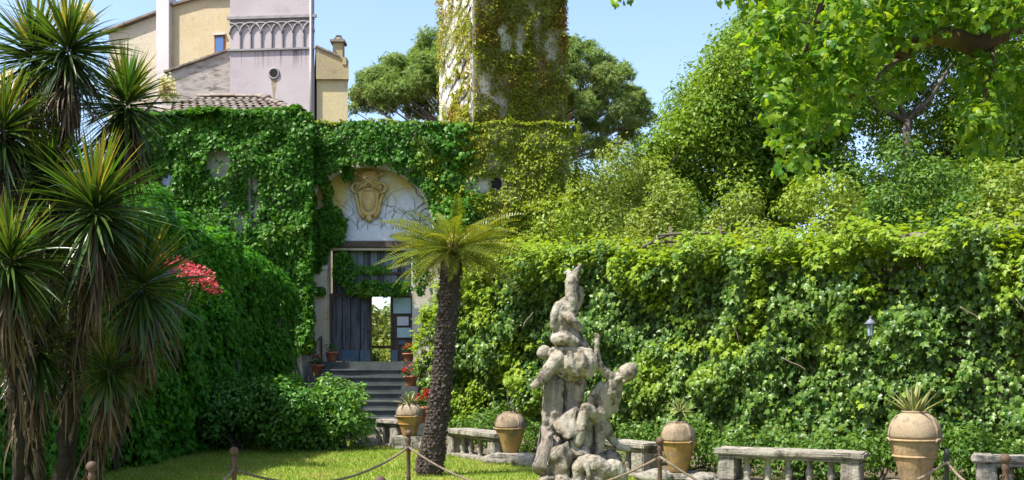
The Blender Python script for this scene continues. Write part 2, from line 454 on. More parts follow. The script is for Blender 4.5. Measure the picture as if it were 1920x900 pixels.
# ------------------------------------------------------------------ leaf templates: (vertices x side, y tip, z normal; triangles)
def tri_fan(outline, centre):
    V = [centre] + outline
    n = len(outline)
    return np.array(V, float), np.array([(0, 1 + i, 1 + (i + 1) % n) for i in range(n)])
_half = [(0.20, -0.10), (0.44, 0.06), (0.27, 0.24), (0.52, 0.50), (0.21, 0.56)]
_out = [(0, 0.0)] + _half + [(0, 1.0)] + [(-x, y) for x, y in reversed(_half)]
T_PALM = tri_fan([(x, y, 0.06 - 0.55 * x * x - 0.16 * y * y) for x, y in _out], (0, 0.34, 0.10))
_halfp = [(0.26, -0.06), (0.50, -0.05), (0.42, 0.12), (0.66, 0.34), (0.46, 0.38), (0.40, 0.62), (0.22, 0.52), (0.17, 0.74)]
_outp = [(0, 0.04)] + _halfp + [(0, 1.0)] + [(-x, y) for x, y in reversed(_halfp)]
T_PLANE = tri_fan([(x, y, 0.05 - 0.35 * x * x - 0.20 * y * y) for x, y in _outp], (0, 0.30, 0.08))
T_OVAL = (np.array([(0, 0, 0), (0.27, 0.42, 0.09), (0, 1, -0.08), (-0.27, 0.42, 0.09), (0, 0.45, 0.0)], float),
          np.array([(0, 1, 4), (1, 2, 4), (2, 3, 4), (3, 0, 4)]))
T_SIMPLE = (np.array([(0, 0, 0), (0.34, 0.45, 0.08), (0, 1, -0.1), (-0.34, 0.45, 0.08)], float), np.array([(0, 1, 2), (0, 2, 3)]))
T_LANCE = (np.array([(0, 0, 0), (0.15, 0.4, 0.04), (0, 1, -0.12), (-0.15, 0.4, 0.04)], float), np.array([(0, 1, 2), (0, 2, 3)]))
def _needles():
    V = []; T = []
    r = np.random.default_rng(3)
    for k in range(9):
        a = r.uniform(0, 2 * math.pi); sp = r.uniform(0.15, 0.75)
        d = np.array([math.cos(a) * sp, 1.0, math.sin(a) * sp]); d /= np.linalg.norm(d)
        sd = np.cross(d, [math.sin(a), 0.2, math.cos(a)]); sd /= np.linalg.norm(sd)
        n = len(V)
        V += [sd * 0.045, -sd * 0.045, d * r.uniform(0.8, 1.1)]
        T.append((n, n + 1, n + 2))
    return np.array(V), np.array(T)
T_NEEDLE = _needles()
def _petal():
    V = []; T = []
    for k in range(5):
        a = 2 * math.pi * k / 5
        n = len(V)
        V += [(0, 0, 0), (math.cos(a - .5) * .8, math.sin(a - .5) * .8, .25), (math.cos(a + .5) * .8, math.sin(a + .5) * .8, .25)]
        T.append((n, n + 1, n + 2))
    return np.array(V, float), np.array(T)
T_FLOWER = _petal()

def unit(a): return a / np.maximum(np.linalg.norm(a, axis=-1, keepdims=True), 1e-9)

def frames(N, D):
    N = unit(N); D = D - N * np.sum(N * D, axis=1, keepdims=True)
    D = unit(D + 1e-6)
    return np.cross(D, N), D, N

def leaves_mesh(name, mat, tpl, P, N, D, S, tint, parent):
    X, Y, Z = frames(N, D)
    TV, TF = tpl
    k = len(TV)
    V = (P[:, None, :] + S[:, None, None] * (TV[None, :, 0:1] * X[:, None, :] + TV[None, :, 1:2] * Y[:, None, :] + TV[None, :, 2:3] * Z[:, None, :]))
    Fi = (TF[None] + (np.arange(len(P)) * k)[:, None, None]).reshape(-1, 3)
    return np_mesh(name, V.reshape(-1, 3), Fi, np.repeat(tint, k), mat, parent)

_single = {}
def single_leaves(mat, tpl, P, N, D, S, tint, parent, pname='leaf'):
    """each leaf an object of its own; five tints share mesh data"""
    X, Y, Z = frames(N, D)
    b = base_of(parent)
    for i in range(len(P)):
        q = min(4, int(tint[i] * 5))
        key = (mat.name, id(tpl), q)
        if key not in _single:
            me = bpy.data.meshes.new('leaf')
            me.from_pydata([tuple(v) for v in tpl[0]], [], [tuple(int(j) for j in f) for f in tpl[1]])
            a = me.attributes.new('tint', 'FLOAT', 'POINT')
            a.data.foreach_set('value', [q / 4.0] * len(tpl[0]))
            me.materials.append(mat)
            _single[key] = me
        o = link(pname, _single[key], parent)
        s = float(S[i])
        m = Matrix(((X[i][0]*s, Y[i][0]*s, Z[i][0]*s, P[i][0]-b.x), (X[i][1]*s, Y[i][1]*s, Z[i][1]*s, P[i][1]-b.y),
                    (X[i][2]*s, Y[i][2]*s, Z[i][2]*s, P[i][2]-b.z), (0, 0, 0, 1)))
        o.matrix_basis = m

def foliage(parent, mat, tpl, P, N, D, S, tint, singles=0, score=None, name='foliage'):
    if singles:
        sc = S / np.linalg.norm(P - np.array([0, 0, EYE]), axis=1)
        px = 960 + F * P[:, 0] / P[:, 1]; py = HORIZON - F * (P[:, 2] - EYE) / P[:, 1]
        sc = np.where((px > 5) & (px < 1915) & (py > 5) & (py < 895), sc, 0)
        if score is not None: sc = sc * score
        idx = np.argsort(-sc)[:singles]
        mask = np.zeros(len(P), bool); mask[idx] = True
        single_leaves(mat, tpl, P[mask], N[mask], D[mask], S[mask], tint[mask], parent)
        P, N, D, S, tint = P[~mask], N[~mask], D[~mask], S[~mask], tint[~mask]
    o = leaves_mesh(name, mat, tpl, P, N, D, S, tint, parent)
    o['kind'] = 'stuff'
    return o

def vnoise(P, f, seed=0.0, octv=3):
    off = Vector((seed * 13.1, seed * 7.7, seed * 3.3))
    return np.array([noise.fractal(Vector(p) * f + off, 0.8, 2.0, octv) for p in P])

def sphere_pts(n, r=rng):
    return unit(r.normal(size=(n, 3)))

def clump_leaves(clumps, density, size, r=rng, up=0.5, shell=0.55, droop=0.5, jitter=0.55, flat=1.0):
    """clumps: (centre, radius vec). Leaves spread through the outer part of each clump."""
    Ps = []; Ns = []; Ss = []
    for c, rad in clumps:
        rad = np.array(rad if hasattr(rad, '__len__') else (rad, rad, rad * flat), float)
        n = max(6, int(density * (rad[0] * rad[1] + rad[0] * rad[2] + rad[1] * rad[2]) / 3 * 12.57))
        d = sphere_pts(n, r)
        rr = shell + (1 - shell) * r.uniform(0, 1, n) ** 0.6
        rr *= r.normal(1, 0.10, n)
        Ps.append(np.array(c) + d * rr[:, None] * rad)
        Ns.append(unit(d / rad) + np.array([0, 0, up]) + r.normal(0, jitter, (n, 3)))
        Ss.append(size * r.uniform(0.65, 1.25, n))
    P = np.concatenate(Ps); N = np.concatenate(Ns); S = np.concatenate(Ss)
    D = r.normal(0, 0.7, P.shape) + np.array([0, 0, -droop]) + 0.5 * unit(N)
    return P, N, D, S

def fill_clumps(n, sampler, rmin, rmax, r=rng):
    return [(sampler(), r.uniform(rmin, rmax)) for _ in range(n)]

def ellipsoid_clumps(c, rad, n, rmin, rmax, r=rng, inner=0.6, zmin=-0.5):
    out = []
    c = np.array(c); rad = np.array(rad)
    while len(out) < n:
        d = unit(r.normal(size=3))
        if d[2] < zmin: continue
        k = inner + (1 - inner) * r.uniform() ** 0.5
        out.append((c + d * rad * k * r.normal(1, 0.07), r.uniform(rmin, rmax)))
    return out

def bush(name, label, cat, base, rad, height, mat, tpl, leaf, density=40, group=None, nclump=None, stems=4, seed=1, cr=0.33, singles=0, up=0.6):
    r = np.random.default_rng(seed)
    t = thing(name, base, label, cat, group)
    b = np.array(base)
    rad = np.array([rad, rad, 0]) if not hasattr(rad, '__len__') else np.array([rad[0], rad[1], 0])
    rm = (rad[0] + rad[1]) / 2
    n = nclump or 22
    cl = ellipsoid_clumps(b + [0, 0, height * 0.48], (rad[0] * 0.78, rad[1] * 0.78, height * 0.42), n, rm * cr * 0.75, rm * cr * 1.25, r, 0.55, -0.95)
    P, N, D, S = clump_leaves(cl, density / leaf / leaf * 0.030, leaf, r, up=up)
    k = P[:, 2] > b[2] + 0.03
    P, N, D, S = P[k], N[k], D[k], S[k]
    foliage(t, mat, tpl, P, N, D, S, r.uniform(0, 1, len(P)), singles)
    for i in range(stems):
        c = np.array(cl[i * len(cl) // stems][0])
        MB().tube([b + r.normal(0, 0.05, 3) * [1, 1, 0], b * 0.5 + c * 0.5 + r.normal(0, 0.06, 3), c], [0.035 * rm + 0.01, 0.02 * rm + .008, 0.006], 6).build('stem', M['bark'], t, True)
    return t

# ================================================================== SETTING: ground, lawn, terrace
def sheet(name, poly, z, mat, kind='structure'):
    me = bpy.data.meshes.new(name)
    me.from_pydata([(x, y, z) for x, y in poly], [], [tuple(range(len(poly)))])
    me.materials.append(mat)
    o = link(name, me)
    o['kind'] = kind
    return o
sheet('ground', [(-900, -900), (900, -900), (900, 1500), (-900, 1500)], 0.0, M['soil'])
lawn_poly = [(-7.5, 4), (6, 4), (5.5, 11.5), (2.2, 14.2), (0.6, 16.2), (-0.9, 18.6), (-2.6, 21.3), (-4.2, 22.6), (-5.6, 22.8), (-6.6, 16)]
lawn = sheet('lawn', lawn_poly, 0.01, M['lawn'])
GY = 27.0                      # front plane of the gate wall
TERR = gz(678, GY)             # level of the threshold
mb = MB()
mb.box((-60, GY + 0.75, 0.0), (60, 160, TERR - 0.01))
tr = mb.build('terrace', M['soil']); tr['kind'] = 'structure'

# grass blades over the part of the lawn that shows
n = 80000
pts = np.stack([rng.uniform(-6.4, 3.0, n), rng.uniform(12.8, 22.6, n), np.full(n, 0.012)], 1)
def in_poly(x, y, poly):
    c = np.zeros(len(x), bool)
    for i in range(len(poly)):
        x1, y1 = poly[i]; x2, y2 = poly[i - 1]
        k = ((y1 > y) != (y2 > y)) & (x < (x2 - x1) * (y - y1) / (y2 - y1 + 1e-9) + x1)
        c ^= k
    return c
pts = pts[in_poly(pts[:, 0], pts[:, 1], lawn_poly)]
n = len(pts)
a = rng.uniform(0, 2 * math.pi, n); w = rng.uniform(0.004, 0.008, n); h = rng.uniform(0.025, 0.06, n)
sd = np.stack([np.cos(a) * w, np.sin(a) * w, np.zeros(n)], 1)
tip = pts + np.stack([rng.normal(0, 0.018, n), rng.normal(0, 0.018, n), h], 1)
V = np.stack([pts - sd, pts + sd, tip], 1).reshape(-1, 3)
g = np_mesh('grass', V, np.arange(n * 3).reshape(-1, 3), np.repeat(rng.uniform(0, 1, n), 3), M['grass'])
tag(g, 'short sunlit grass of the lawn behind the rope barrier', 'grass', kind='stuff')

# ================================================================== GATE WALL
DX0, DX1 = gx(613, GY), gx(771, GY)        # door opening
NX0, NX1 = gx(569, GY), gx(812, GY)        # arched niche
ACX, ACZ, AR = (NX0 + NX1) / 2, gz(432, GY), (NX1 - NX0) / 2
WTOP = gz(238, GY); DTOP = gz(466, GY)
WX0, WX1 = gx(560, GY), gx(1068, GY)
gate = thing('gate_wall', ((WX0 + WX1) / 2, GY, 0), 'tall ivy-covered plaster wall with arched niche and old gate', 'wall')
mb = MB()                                   # front skin with the arch cut out
mb.box((WX0, GY, 0), (NX0, GY + 0.25, WTOP))
mb.box((NX1, GY, 0), (WX1, GY + 0.25, WTOP))
ns = 28
for i in range(ns):
    x0 = NX0 + (NX1 - NX0) * i / ns; x1 = NX0 + (NX1 - NX0) * (i + 1) / ns
    def arch(x): return ACZ + 0.98 * math.sqrt(max(0, AR * AR - (x - ACX) ** 2))
    za, zb = arch(x0), arch(x1)
    vs = [(x0, GY, za), (x1, GY, zb), (x1, GY, WTOP), (x0, GY, WTOP)]
    mb.prism(vs[::-1], (0, 0.25, 0))
mb.build('wall_face', M['plaster'], gate)
mb = MB()
mb.box((WX0, GY + 0.25, 0), (DX0, GY + 0.7, DTOP + .15)).box((DX1, GY + 0.25, 0), (WX1, GY + 0.7, DTOP + .15))
mb.box((DX0, GY + 0.25, 0), (DX1, GY + 0.7, TERR))
mb.build('jamb_wall', M['pilaster'], gate)
MB().box((WX0, GY + 0.25, DTOP + .15), (WX1, GY + 0.7, WTOP)).build('niche_back', M['tympanum'], gate)
MB().box((gx(560, GY), GY + 0.12, TERR), (gx(612, GY), GY + 0.262, gz(505, GY))).build('pilaster', M['pilaster'], gate, bevel=0.01)
MB().box((gx(560, GY) - .02, GY + 0.09, gz(505, GY)), (gx(612, GY) + .02, GY + 0.27, gz(497, GY))).build('pilaster_cap', M['pilaster'], gate, bevel=0.01)
MB().box((gx(590, GY), GY + 0.10, gz(463, GY)), (gx(800, GY), GY + 0.30, gz(452, GY))).build('lintel', M['wood_dark'], gate, bevel=0.015)
MB().box((gx(600, GY), GY + 0.16, gz(468, GY)), (gx(790, GY), GY + 0.32, gz(463.2, GY))).build('lintel_moulding', M['pilaster'], gate, bevel=0.01)
MB().box((gx(618, GY), GY + 0.20, gz(450, GY)), (gx(800, GY), GY + 0.262, gz(430, GY))).build('frieze_band', M['tympanum'], gate, bevel=0.01)
MB().box((gx(562, GY), GY + .1, gz(588, GY) ), (gx(582, GY), GY + .118, gz(567, GY))).build('plaque', M['grey_trim'], gate)
for k in range(3):
    MB().tube([at(565 + 7 * k, 585, GY + .095), at(568 + 6 * k, 577, GY + .09), at(564 + 8 * k, 570, GY + .095)], 0.012, 5).build('plaque_relief', M['black_iron'], gate)
# small vent hole in the right part of the wall, its shade a black disc
mb = MB(); mb.lathe((0, 0, 0), [(0.13, 0), (0.15, 0.02), (0.15, 0.06), (0.11, 0.07)], 14, 0.2, Matrix.Rotation(R(90), 3, 'X'))
mb.v = [tuple(Vector(v) + at(931, 345, GY)) for v in mb.v]
mb.build('vent_hole', M['black'], gate)
# wall coping stones
x = WX0; i = 0
while x < WX1 - 0.1:
    w_ = min(random.uniform(0.35, 0.6), WX1 - x)
    MB().box((x + 0.006, GY - 0.06, WTOP + 0.002), (x + w_ - 0.006, GY + 0.76, WTOP + random.uniform(0.06, 0.10))).build('coping_stone', M['tile'], gate, bevel=0.012)
    x += w_; i += 1

# carved crest over the gate: cartouche shield with crossed keys, tiara dome, volutes
CR = thing('crest', at(690, 362, GY + .24), 'ochre carved coat of arms with crossed keys in the niche', 'crest')
cy = GY + 0.25
def C(px, py, d=0.0): return Vector((gx(px, GY), cy - d, gz(py, GY)))
sh = [(664, 340), (672, 334), (690, 331), (708, 334), (716, 340), (714, 352), (709, 366), (708, 380), (704, 398), (690, 407), (676, 398), (672, 380), (671, 366), (666, 352)]
MB().prism([C(x, y) for x, y in sh][::-1], (0, -0.10, 0)).build('shield', M['crest'], CR, bevel=0.02)
mb = MB(); mb.ball(C(690, 372, .10), (0.19, 0.08, 0.34), 16, 10); mb.build('boss', M['crest'], CR, True)
mb = MB(); mb.ball(C(690, 332, .04), (0.28, 0.14, 0.24), 16, 10); mb.build('tiara', M['crest'], CR, True)
for r_ in (0, 1):
    mb = MB(); mb.tube([C(672, 336 - 8 * r_, .17 - .05 * r_), C(690, 331 - 9 * r_, .20 - .03 * r_), C(708, 336 - 8 * r_, .17 - .05 * r_)], 0.022, 6); mb.build('tiara_band', M['crest'], CR, True)
for s in (-1, 1):
    mb = MB(); mb.tube([C(690 - s * 22, 356, .14), C(690, 340, .19), C(690 + s * 24, 324, .12)], 0.030, 8)
    mb.lathe(C(690 + s * 25, 323, .12), [(0.02, -0.03), (0.055, -0.03), (0.055, 0.03), (0.02, 0.03)], 12, 0, Matrix.Rotation(R(90), 3, 'X'))
    mb.build('key', M['crest'], CR, True)
    vol = [C(690 + s * (24 + 8 * math.cos(t)), 350 + 9 * math.sin(t), .09) for t in np.linspace(-2.6, 3.0, 12)]
    MB().tube(vol, [0.05 - 0.002 * k for k in range(12)], 7).build('volute', M['crest'], CR, True)
    MB().tube([C(690 + s * 26, 362, .07), C(690 + s * 21, 378, .08), C(690 + s * 19, 394, .07), C(690 + s * 12, 404, .09)], [0.05, 0.045, 0.05, 0.06], 7).build('scroll', M['crest'], CR, True)
mb = MB()
for a in np.linspace(0, 2 * math.pi, 13)[:-1]:
    mb.ball(C(690, 352, .17) + Vector((math.cos(a) * .11, 0, math.sin(a) * .08)), 0.026, 6, 4)
mb.build('wreath', M['crest'], CR, True)
MB().ball(C(690, 408, .06), (0.10, 0.07, 0.09), 10, 7).ball(C(678, 404, .06), (0.07, .05, .06), 8, 5).ball(C(702, 404, .06), (0.07, .05, .06), 8, 5).build('drop_finial', M['crest'], CR, True)

# ------------------------------------------------------------------ wooden gate
DY = GY + 0.45
door = thing('gate_door', ((DX0 + DX1) / 2, DY, TERR), 'weathered blue-grey plank gate with open wicket at top of steps', 'gate')
zt = gz(552, GY)
MB().box((gx(617, GY), DY + .052, TERR + .01), (gx(689.5, GY), DY + .075, zt - .032)).build('backing_board', M['wood_dark'], door)
MB().box((gx(617, GY), DY + .071, zt + .061), (gx(768, GY), DY + .09, DTOP + .1)).build('backing_board', M['wood_dark'], door)
# planks of the closed left leaf
pl = [(617, 636), (637, 652), (653, 671), (672, 689)]
for k, (a, b) in enumerate(pl):
    MB().box((gx(a, GY) + .004, DY + random.uniform(-.012, .012), TERR + .02), (gx(b, GY) - .004, DY + 0.05, zt - .03)).build('plank', M['wood'], door, bevel=0.006)
# transom planks
edges = [617, 628, 640, 652, 664, 677, 690, 703, 716, 729, 742, 755, 768]
for k in range(len(edges) - 1):
    mtl = M['wood_pale'] if k in (3, 4, 6, 8, 9, 11) else M['wood']
    MB().box((gx(edges[k], GY) + .006, DY + random.uniform(.0, .02), zt + .06), (gx(edges[k + 1], GY) - .006, DY + 0.06, DTOP)).build('transom_plank', mtl, door, bevel=0.006)
MB().box((DX0, DY - .03, zt - .03), (DX1, DY - 0.001 + .07, zt + .06)).build('rail', M['wood_dark'], door, bevel=0.008)
MB().box((gx(617, GY), DY - .025, gz(512, GY)), (gx(768, GY), DY - .006, gz(507, GY))).build('rail', M['wood_dark'], door, bevel=0.004)
for a, b in ((612.5, 617), (689.5, 692.5), (728.5, 733), (768, 771.5)):
    MB().box((gx(a, GY), DY - .04, TERR + .005), (gx(b, GY), DY + .08, zt - .031)).build('post', M['wood_dark'], door, bevel=0.006)
MB().box((gx(733, GY), DY + .01, TERR + .02), (gx(768, GY), DY + .05, zt - .032)).build('notice_panel', M['wood_dark'], door, bevel=0.006)
for (x0, x1, y0, y1, mm) in ((733.5, 767.5, 586, 556, 'paper_blue'), (741, 763, 609, 592, 'paper'), (741, 768, 632, 613, 'paper_blue'), (744, 757, 645, 637, 'blue_paint')):
    nb = MB().box((gx(x0, GY), DY - .012, gz(y0, GY)), (gx(x1, GY), DY + .004, gz(y1, GY))).build('notice_board', M[mm], door, bevel=0.003)
    fr = MB()
    xa, xb, za, zb = gx(x0, GY), gx(x1, GY), gz(y0, GY), gz(y1, GY)
    for lo, hi in (((xa - .02, za - .02), (xb + .02, za)), ((xa - .02, zb), (xb + .02, zb + .02)), ((xa - .02, za), (xa, zb)), ((xb, za), (xb + .02, zb))):
        fr.box((lo[0], DY - .018, lo[1]), (hi[0], DY + .006, hi[1]))
    fr.build('frame', M['wood_dark'], nb)
for a, b in ((636, 668), (671, 690), (730, 743)):
    MB().box((gx(a, GY), DY - .05, TERR + .01), (gx(b, GY), DY - .02, gz(656, GY))).build('kick_board', M['blue_paint'], door, bevel=0.005)
MB().ball((gx(686, GY), DY - .03, gz(620, GY)), 0.03, 8, 6).build('door_knob', M['black_iron'], door, True)

# ------------------------------------------------------------------ steps
ST = thing('stone_steps', ((gx(608, 26) + gx(765, 26)) / 2, 25.5, 0), 'dark grey stone steps climbing to the old gate', 'steps')
nst = 9; rise = TERR / nst; tread = 0.27
y = GY - 0.02
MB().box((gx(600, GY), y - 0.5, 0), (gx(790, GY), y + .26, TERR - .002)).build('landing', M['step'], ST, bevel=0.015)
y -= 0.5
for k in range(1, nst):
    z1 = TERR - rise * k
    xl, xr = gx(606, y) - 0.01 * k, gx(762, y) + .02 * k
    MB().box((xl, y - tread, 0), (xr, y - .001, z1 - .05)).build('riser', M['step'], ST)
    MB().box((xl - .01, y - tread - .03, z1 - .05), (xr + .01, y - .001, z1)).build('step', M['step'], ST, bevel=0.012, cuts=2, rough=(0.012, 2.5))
    y -= tread
STEP_Y = y

# ------------------------------------------------------------------ left block beside the gate, with tiled roof
LY = 26.3
LX0, LX1 = gx(300, LY) - 0.9, gx(566, LY)
LTOP = gz(222, LY)
lb = thing('gatehouse_block', ((LX0 + LX1) / 2, LY, 0), 'ivy-covered block with tiled roof left of the gate', 'building')
MB().box((LX0, LY, 0), (LX1, LY + 4.2, LTOP)).build('wall', M['plaster'], lb)
oc = at(317, 338, LY)
mb = MB(); mb.lathe((0, 0, 0), [(0.21, -0.03), (0.21, 0.03), (0.17, 0.04)], 20, 0, Matrix.Rotation(R(90), 3, 'X')); mb.v = [tuple(Vector(v) + oc) for v in mb.v]
wn_ = mb.build('round_window', M['grey_trim'], lb)
mb = MB(); mb.lathe((0, 0, 0), [(0.17, 0.042), (0.165, 0.05)], 20, 0, Matrix.Rotation(R(90), 3, 'X')); mb.v = [tuple(Vector(v) + oc) for v in mb.v]
mb.build('pane', M['pane'], wn_)
MB().box((oc.x - .012, LY - .06, oc.z - .16), (oc.x + .012, LY - .051, oc.z + .16)).box((oc.x - .16, LY - .064, oc.z - .012), (oc.x + .16, LY - .0605, oc.z + .012)).build('glazing_bar', M['plaster'], wn_)
# hip roof: eaves just over the wall, ridge behind
rf = MB()
RY0, RY1 = LY - 0.15, LY + 2.9
ez, rz = LTOP + 0.05, gz(186, RY1)
ea, eb = LX0 - .1, LX1 + 0.05
ra, rb = LX0 + 1.0, gx(490, RY1)
vs = [(ea, RY0, ez), (eb, RY0, ez), (eb, LY + 4.3, ez), (ea, LY + 4.3, ez), (ra, RY1, rz), (rb, RY1, rz)]
rf.add(vs, [(0, 1, 5, 4), (1, 2, 5), (2, 3, 4, 5), (3, 0, 4), (3, 2, 1, 0)])
roof = rf.build('roof', M['tile'], lb)
def half_tile(L, r0, r1, seg=5):
    """a curved tile along +Y, 12 to 20 faces"""
    vs = []; fs = []
    for j, (yy, r_) in enumerate(((0, r0), (L, r1))):
        for k in range(seg + 1):
            a = math.pi * k / seg
            vs.append((math.cos(a) * r_, yy, math.sin(a) * r_ * 0.8 + j * -0.01))
        for k in range(seg, -1, -1):
            a = math.pi * k / seg
            vs.append((math.cos(a) * (r_ - .018), yy, math.sin(a) * (r_ - .018) * 0.8 + j * -0.01))
    m_ = 2 * (seg + 1)
    for k in range(m_):
        fs.append((k, (k + 1) % m_, m_ + (k + 1) % m_, m_ + k))
    fs.append(tuple(range(m_ - 1, -1, -1))); fs.append(tuple(range(m_, 2 * m_)))
    me = bpy.data.meshes.new('roof_tile')
    me.from_pydata(vs, [], fs); me.materials.append(M['tile'])
    me.polygons.foreach_set('use_smooth', [True] * len(me.polygons))
    return me
tile_me = half_tile(0.46, 0.10, 0.085)
slope = math.atan2(rz - ez, RY1 - RY0)
sl = math.hypot(rz - ez, RY1 - RY0)
bb = base_of(lb)
nrow = 7
for j in range(nrow):
    s0 = sl * j / nrow
    yy = RY0 + s0 * math.cos(slope); zz = ez + s0 * math.sin(slope)
    f_ = j / nrow
    xl = ea + (ra - ea) * f_; xr = eb + (rb - eb) * f_
    xx = max(xl, gx(320, yy)) + .1
    while xx < xr - .05:
        o = link('roof_tile', tile_me, roof)
        o.matrix_basis = Matrix.Translation((xx - bb.x + random.uniform(-.015, .015), yy - bb.y, zz - bb.z + .012)) @ Matrix.Rotation(slope + random.uniform(-.02, .02), 4, 'X') @ Matrix.Rotation(random.uniform(-.04, .04), 4, 'Z')
        xx += 0.215
# ridge and hip tiles
for a_, b_ in (((ra, RY1, rz), (rb, RY1, rz)), ((eb, RY0, ez), (rb, RY1, rz))):
    a_ = Vector(a_); b_ = Vector(b_); d = b_ - a_; nn = int(d.length / 0.36)
    q = d.normalized().to_track_quat('Y', 'Z').to_matrix().to_4x4()
    for k in range(nn):
        p = a_ + d * (k / nn)
        if p.x < gx(315, p.y): continue
        o = link('ridge_tile', tile_me, roof)
        o.matrix_basis = Matrix.Translation(p - bb + Vector((0, 0, .05 + random.uniform(-.01, .02)))) @ q @ Matrix.Scale(1.35, 4)

# ================================================================== BUILDINGS BEHIND
TY = TOW_Y
yaw = R(5)
def rot_about(c, a): return Matrix.Translation(c) @ Matrix.Rotation(a, 4, 'Z') @ Matrix.Translation(-Vector(c))
tw = thing('lavender_tower', (gx(510, TY), TY, TERR), 'lavender plastered tower with interlaced blind arches and round opening', 'tower')
tx0, tx1 = gx(428, TY), gx(592, TY)
piv = Vector((gx(510, TY), TY, 0)); RM = rot_about(piv, -yaw)
wtot = (tx1 - tx0) / math.cos(yaw) * 0.985
cxm = (tx0 + tx1) / 2; hx0, hx1 = cxm - wtot / 2, cxm + wtot / 2
def z_(py): return gz(py, TY)
MB().prism([(hx0, TY, TERR), (hx1, TY, TERR), (hx1 - 1.25, TY + 3.2, TERR), (hx0 - .4, TY + 3.2, TERR)], (0, 0, z_(-90) - TERR), RM).build('wall', M['lavender'], tw)
for nm, ya, yb, d in (('cornice', 36, 30, .09), ('string_course', 95, 91, .07), ('arcade_top_band', 40, 38, .03)):
    MB().box((hx0 - d, TY - d, z_(ya)), (hx1 + d, TY + .002, z_(yb)), RM).build(nm, M['grey_trim'], tw, bevel=0.012)
# interlaced arches: every arch spans two bays
nb_ = 8; bw = (hx1 - hx0) / nb_
z0, zs_ = z_(91), z_(63)
for i in range(nb_ + 1):
    x = hx0 + bw * i
    if 0 < i < nb_:
        MB().box((x - .025, TY - .06, z0), (x + .025, TY - .002, zs_), RM).build('colonette', M['grey_trim'], tw, bevel=0.008)
for i in range(-1, nb_):
    xa = hx0 + bw * i; pts = []
    for t in np.linspace(0, math.pi, 17):
        x = xa + bw - math.cos(t) * bw
        if hx0 - 1e-6 <= x <= hx1 + 1e-6:
            pts.append(RM @ Vector((x, TY - .035 - .012 * (i % 2), zs_ + math.sin(t) ** 0.85 * bw * 1.02)))
    if len(pts) > 2: MB().tube(pts, 0.034, 6).build('arch_rib', M['grey_trim'], tw, True)
mb = MB(); mb.lathe((0, 0, 0), [(0.20, -0.04), (0.22, 0.0), (0.20, 0.04), (0.15, 0.045), (0.14, -0.02)], 22, 0, Matrix.Rotation(R(90), 3, 'X'))
hc = at(514, 138, TY)
mb.v = [tuple(RM @ (Vector(v) + hc)) for v in mb.v]; ow = mb.build('round_opening', M['grey_trim'], tw, True)
mb = MB(); mb.lathe((0, 0, 0), [(0.145, 0.02), (0.14, 0.05)], 22, 0, Matrix.Rotation(R(90), 3, 'X')); mb.v = [tuple(RM @ (Vector(v) + hc)) for v in mb.v]
mb.build('dark_void', M['black'], ow)
MB().tube([RM @ Vector((hx1 - .10, TY - .07, z)) for z in (z_(235), z_(120), z_(0), z_(-80))], 0.05, 8).build('drain_pipe', M['white_pier'], tw, True)

# ochre wing at the right of the lavender tower
ow_ = thing('ochre_wing', (gx(622, 35.95), 35.95, TERR), 'low ochre wing with chimney right of the lavender tower', 'building')
oy = 35.95
MB().prism([(gx(594, oy), oy, TERR), (gx(652, oy), oy, TERR), (gx(652, oy) - .7, oy + 3, TERR), (gx(585, oy) - .6, oy + 3, TERR)], (0, 0, gz(150, oy) - TERR)).build('wall', M['ochre'], ow_)
MB().prism([(gx(594, oy), oy - .12, gz(150, oy)), (gx(655, oy), oy - .12, gz(150, oy)), (gx(655, oy), oy - .12, gz(124, oy)), (gx(640, oy), oy - .12, gz(110, oy)), (gx(594, oy), oy - .12, gz(90, oy))], (-.62, 2.8, 0)).build('parapet', M['ochre_old'], ow_)
MB().prism([(gx(594, oy), oy - .18, gz(90, oy)), (gx(640, oy), oy - .18, gz(110, oy)), (gx(640, oy), oy - .18, gz(106.5, oy)), (gx(594, oy), oy - .18, gz(86.5, oy))], (-.62, 2.9, 0)).build('coping', M['tile'], ow_)
MB().box((gx(643, oy), oy - .15, gz(124, oy)), (gx(651, oy), oy + .3, gz(109, oy))).build('pier_cap', M['ochre_old'], ow_, bevel=0.01)
ch = MB(); ch.box((gx(622, oy), oy + .2, gz(112, oy)), (gx(641, oy), oy + .6, gz(76, oy))); cho = ch.build('chimney', M['ochre_old'], ow_, bevel=0.01)
MB().box((gx(617.5, oy), oy + .12, gz(76, oy)), (gx(645, oy), oy + .68, gz(71, oy))).build('chimney_cornice', M['tile'], cho, bevel=0.01)
mb = MB(); mb.lathe((gx(631.5, oy), oy + .4, gz(71, oy)), [(0.22, 0), (0.2, 0.06), (0.13, .13), (.1, .2), (0.02, .22)], 10); mb.build('chimney_cap', M['tile'], cho, True)

# yellow house with pale pier, behind the left roof
yy_ = 40.0
yh = thing('yellow_house', (gx(330, yy_), yy_, TERR), 'yellow plastered house with small blue window behind the cordyline', 'building')
YR = rot_about(Vector((gx(430, yy_), yy_, 0)), -R(10))
def yb(px0, px1, y0, y1, name, mat, dy=0.0, dep=3.0, par=yh, **kw):
    k = 1 / math.cos(R(10)); X1 = gx(430, yy_)
    a = X1 - (X1 - gx(px0, yy_)) * k * 0.97; b = X1 - (X1 - gx(px1, yy_)) * k * 0.97
    return MB().box((a, yy_ + dy, gz(y0, yy_)), (b, yy_ + dy + dep, gz(y1, yy_)), YR).build(name, mat, par, **kw)
def yprism(pts, name, mat, dy, dep, par=yh):
    k = 1 / math.cos(R(10)); X1 = gx(430, yy_)
    return MB().prism([(X1 - (X1 - gx(x, yy_)) * k * .97, yy_ + dy, gz(y, yy_)) for x, y in pts], (0, dep, 0), YR).build(name, mat, par)
